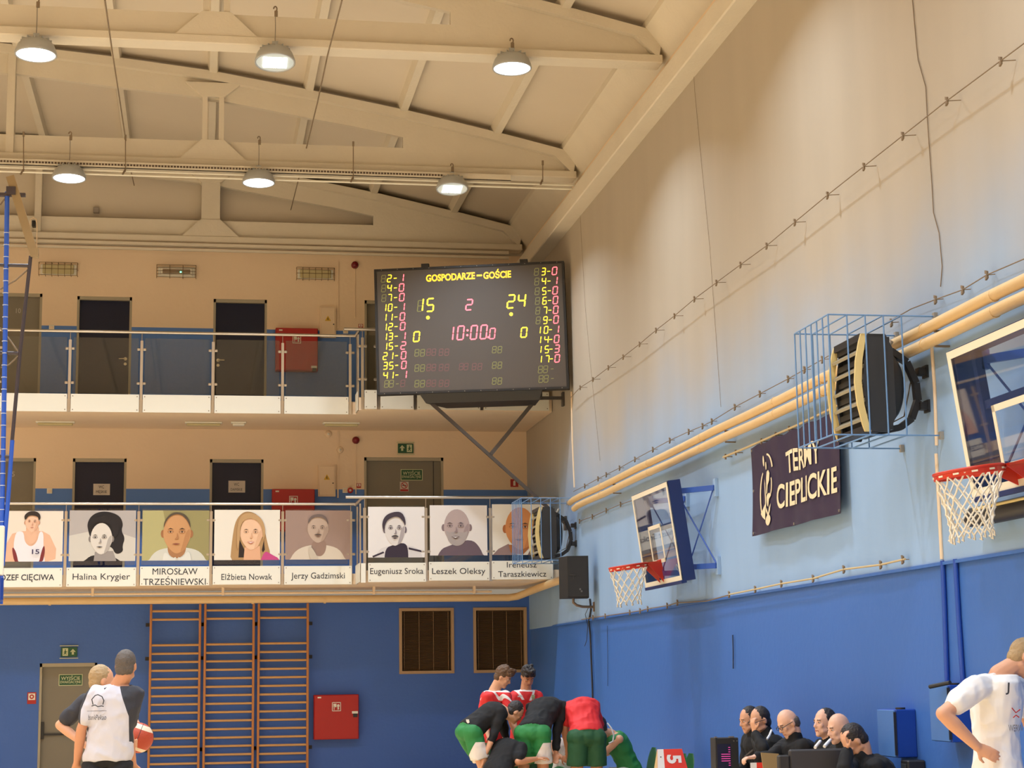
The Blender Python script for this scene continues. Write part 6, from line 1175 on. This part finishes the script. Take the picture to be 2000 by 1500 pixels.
t, hc = off('bald official with dark side hair, behind the bending man', 1638, 1423, 5.2, V(-1, -.2, -.2), ('ring', hairg), (None, None), sk_=skinp)
hc2 = AX(1672, 1446, 4.95)
t, hc = off('dark haired man in black bending forward, hand raised to his brow', 1668, 1446, 4.98, V(-.9, .15, -.9), ('short', haird), (None, (AX(1650, 1500, 4.75), AX(1655, 1466, 4.80), V(-.3, -.1, 1), V(1, 0, .2), .6)), lean=.28, up=V(-.7, 0, 1), k=1.1, eyes=False)
# table gear
def tb_at(px, X): p = at(px, 1497, X=X); return V(X, p.y, tz)
p = at(1420, 1470, X=4.78); ztop = at(1420, 1441, X=4.78).z; t = thing('timer_console', 'tall black console with pink figures on the table', 'console', (4.78, p.y, tz)); xa, xb = at(1397, 1470, Y=p.y).x, at(1443, 1470, Y=p.y).x
MB().cbox(xa, xb, p.y, p.y+.16, tz, ztop, .006).build('case', dark, t); MB().box(xa+.02, xb-.075, p.y-.004, p.y, tz+.02, ztop-.055).build('screen', mat('screen_dark', (.02, .022, .05), .2), t)
pk = mat('screen_pink', (.6, .05, .3), .5, emit=(.9, .1, .45, .5)); g = MB(); zz0 = ztop-.09
for k in range(9): w_ = .018 if k not in (3, 4, 5, 6) else .085; g.box(xb-.082-w_, xb-.082, p.y-.007, p.y-.004, zz0-k*.02, zz0-k*.02+.006)
g.build('screen_figures', pk, t); MB().box(xa, xa+.02, p.y-.004, p.y+.02, ztop, ztop+.012).box(xb-.08, xb-.04, p.y, p.y+.05, ztop, ztop+.012).build('corner_cap', steel, t)
for dx in (.045, .015): MB().cyl((xb-dx, p.y, ztop-.03), (xb-dx, p.y-.006, ztop-.03), .006, 8).build('indicator', steel, t)
t = thing('laptop', 'gold laptop lid standing open on the table beside the dark monitor', 'laptop', tb_at(1510, 4.62)); y_ = at(1512, 1485, X=4.66).y; x0_, x1_ = at(1496, 1490, Y=y_).x, at(1526, 1490, Y=y_).x; z1_ = at(1510, 1471, Y=y_).z
MB().hexa([(x0_, y_, tz+.01), (x1_, y_, tz+.01), (x1_, y_+.012, tz+.01), (x0_, y_+.012, tz+.01), (x0_-.02, y_+.06, z1_+.004), (x1_, y_+.06, z1_-.008), (x1_, y_+.072, z1_-.008), (x0_-.02, y_+.072, z1_+.004)]).build('lid', mat('lid_gold', S(176, 146, 96), .35, metal=.5), t)
MB().cbox(x0_, x1_, y_+.012, y_+.25, tz, tz+.016, .004).build('keyboard_base', dark, t)
t = thing('monitor', 'wide dark grey monitor seen from behind on the table', 'monitor', tb_at(1600, 4.6)); y_ = at(1595, 1480, X=4.6).y; x0_, x1_ = at(1543, 1480, Y=y_).x, at(1650, 1480, Y=y_).x; z1_ = at(1595, 1463, Y=y_).z
mg = mat('monitor_grey', S(52, 50, 52), .5); MB().cbox(x0_, x1_, y_, y_+.05, tz+.03, z1_, .012).build('shell', mg, t); MB().cbox(x0_+.12, x1_-.12, y_-.02, y_, tz+.02, tz+.10, .006).build('mount', dark, t); MB().cbox(x0_+.15, x1_-.15, y_-.08, y_+.12, tz, tz+.02, .006).build('foot', dark, t)
MB().cbox(x0_-.09, x0_-.005, y_-.01, y_+.05, tz+.02, z1_-.04, .01).build('hinge_block', mat('hinge_dark', S(40, 38, 38), .5), t)
t = thing('number_card', 'small white and red card on the table before the writing official', 'card', tb_at(1480, 4.7)); y_ = at(1480, 1492, X=4.7).y; x0_, x1_ = at(1466, 1492, Y=y_).x, at(1497, 1492, Y=y_).x; zc_ = at(1480, 1489.5, Y=y_).z
MB().box(x0_, x0_+(x1_-x0_)*.38, y_, y_+.006, tz, zc_).build('white_part', signw, t); MB().box(x0_+(x1_-x0_)*.38, x1_, y_, y_+.006, tz, zc_).build('red_part', signr, t)
p = at(1382, 1493, X=4.85); t = thing('disc_marker', 'orange dome marker on the table left of the console', 'marker', V(p.x, p.y, tz)); MB().lathe((p.x, p.y, tz), [(.10, 0), (.09, .03), (.06, .055), (.001, .06)], 20).build('dome', mat('cone_orange', S(232, 130, 60), .5), t)
for px, X, lb, r in ((1330, 4.75, 'loose paper sheets on the table near the number marker', .3), (1360, 4.8, 'paper sheet on the table between marker and console', -.2)):
    p = at(px, 1497.5, X=X); t = thing('paper_sheet', lb, 'paper', V(X, p.y, tz)); R = Matrix.Rotation(r, 3, 'Z'); MB().obox(V(X, p.y, tz+.004), R @ V(.1, 0, 0), R @ V(0, .15, 0), (0, 0, .0035)).build('sheet', white, t)
# bag at the bottom left
p = at(4, 1494, Y=16); t = thing('sports_bag', 'red and black bag or jacket at the bottom left corner', 'bag', (p.x, 16, 0)); MB().loft([(V(p.x-.05, 16, z), V(w_, 0, 0), V(0, .12, 0)) for z, w_ in ((0, .14), (.3, .16), (p.z-.16, .14), (p.z-.12, .12))], 16).build('body', redj, t)
MB().loft([(V(p.x-.05, 16, z), V(w_, 0, 0), V(0, .11, 0)) for z, w_ in ((p.z-.12, .125), (p.z-.07, .11), (p.z-.03, .07))], 16).build('flap', blk, t)
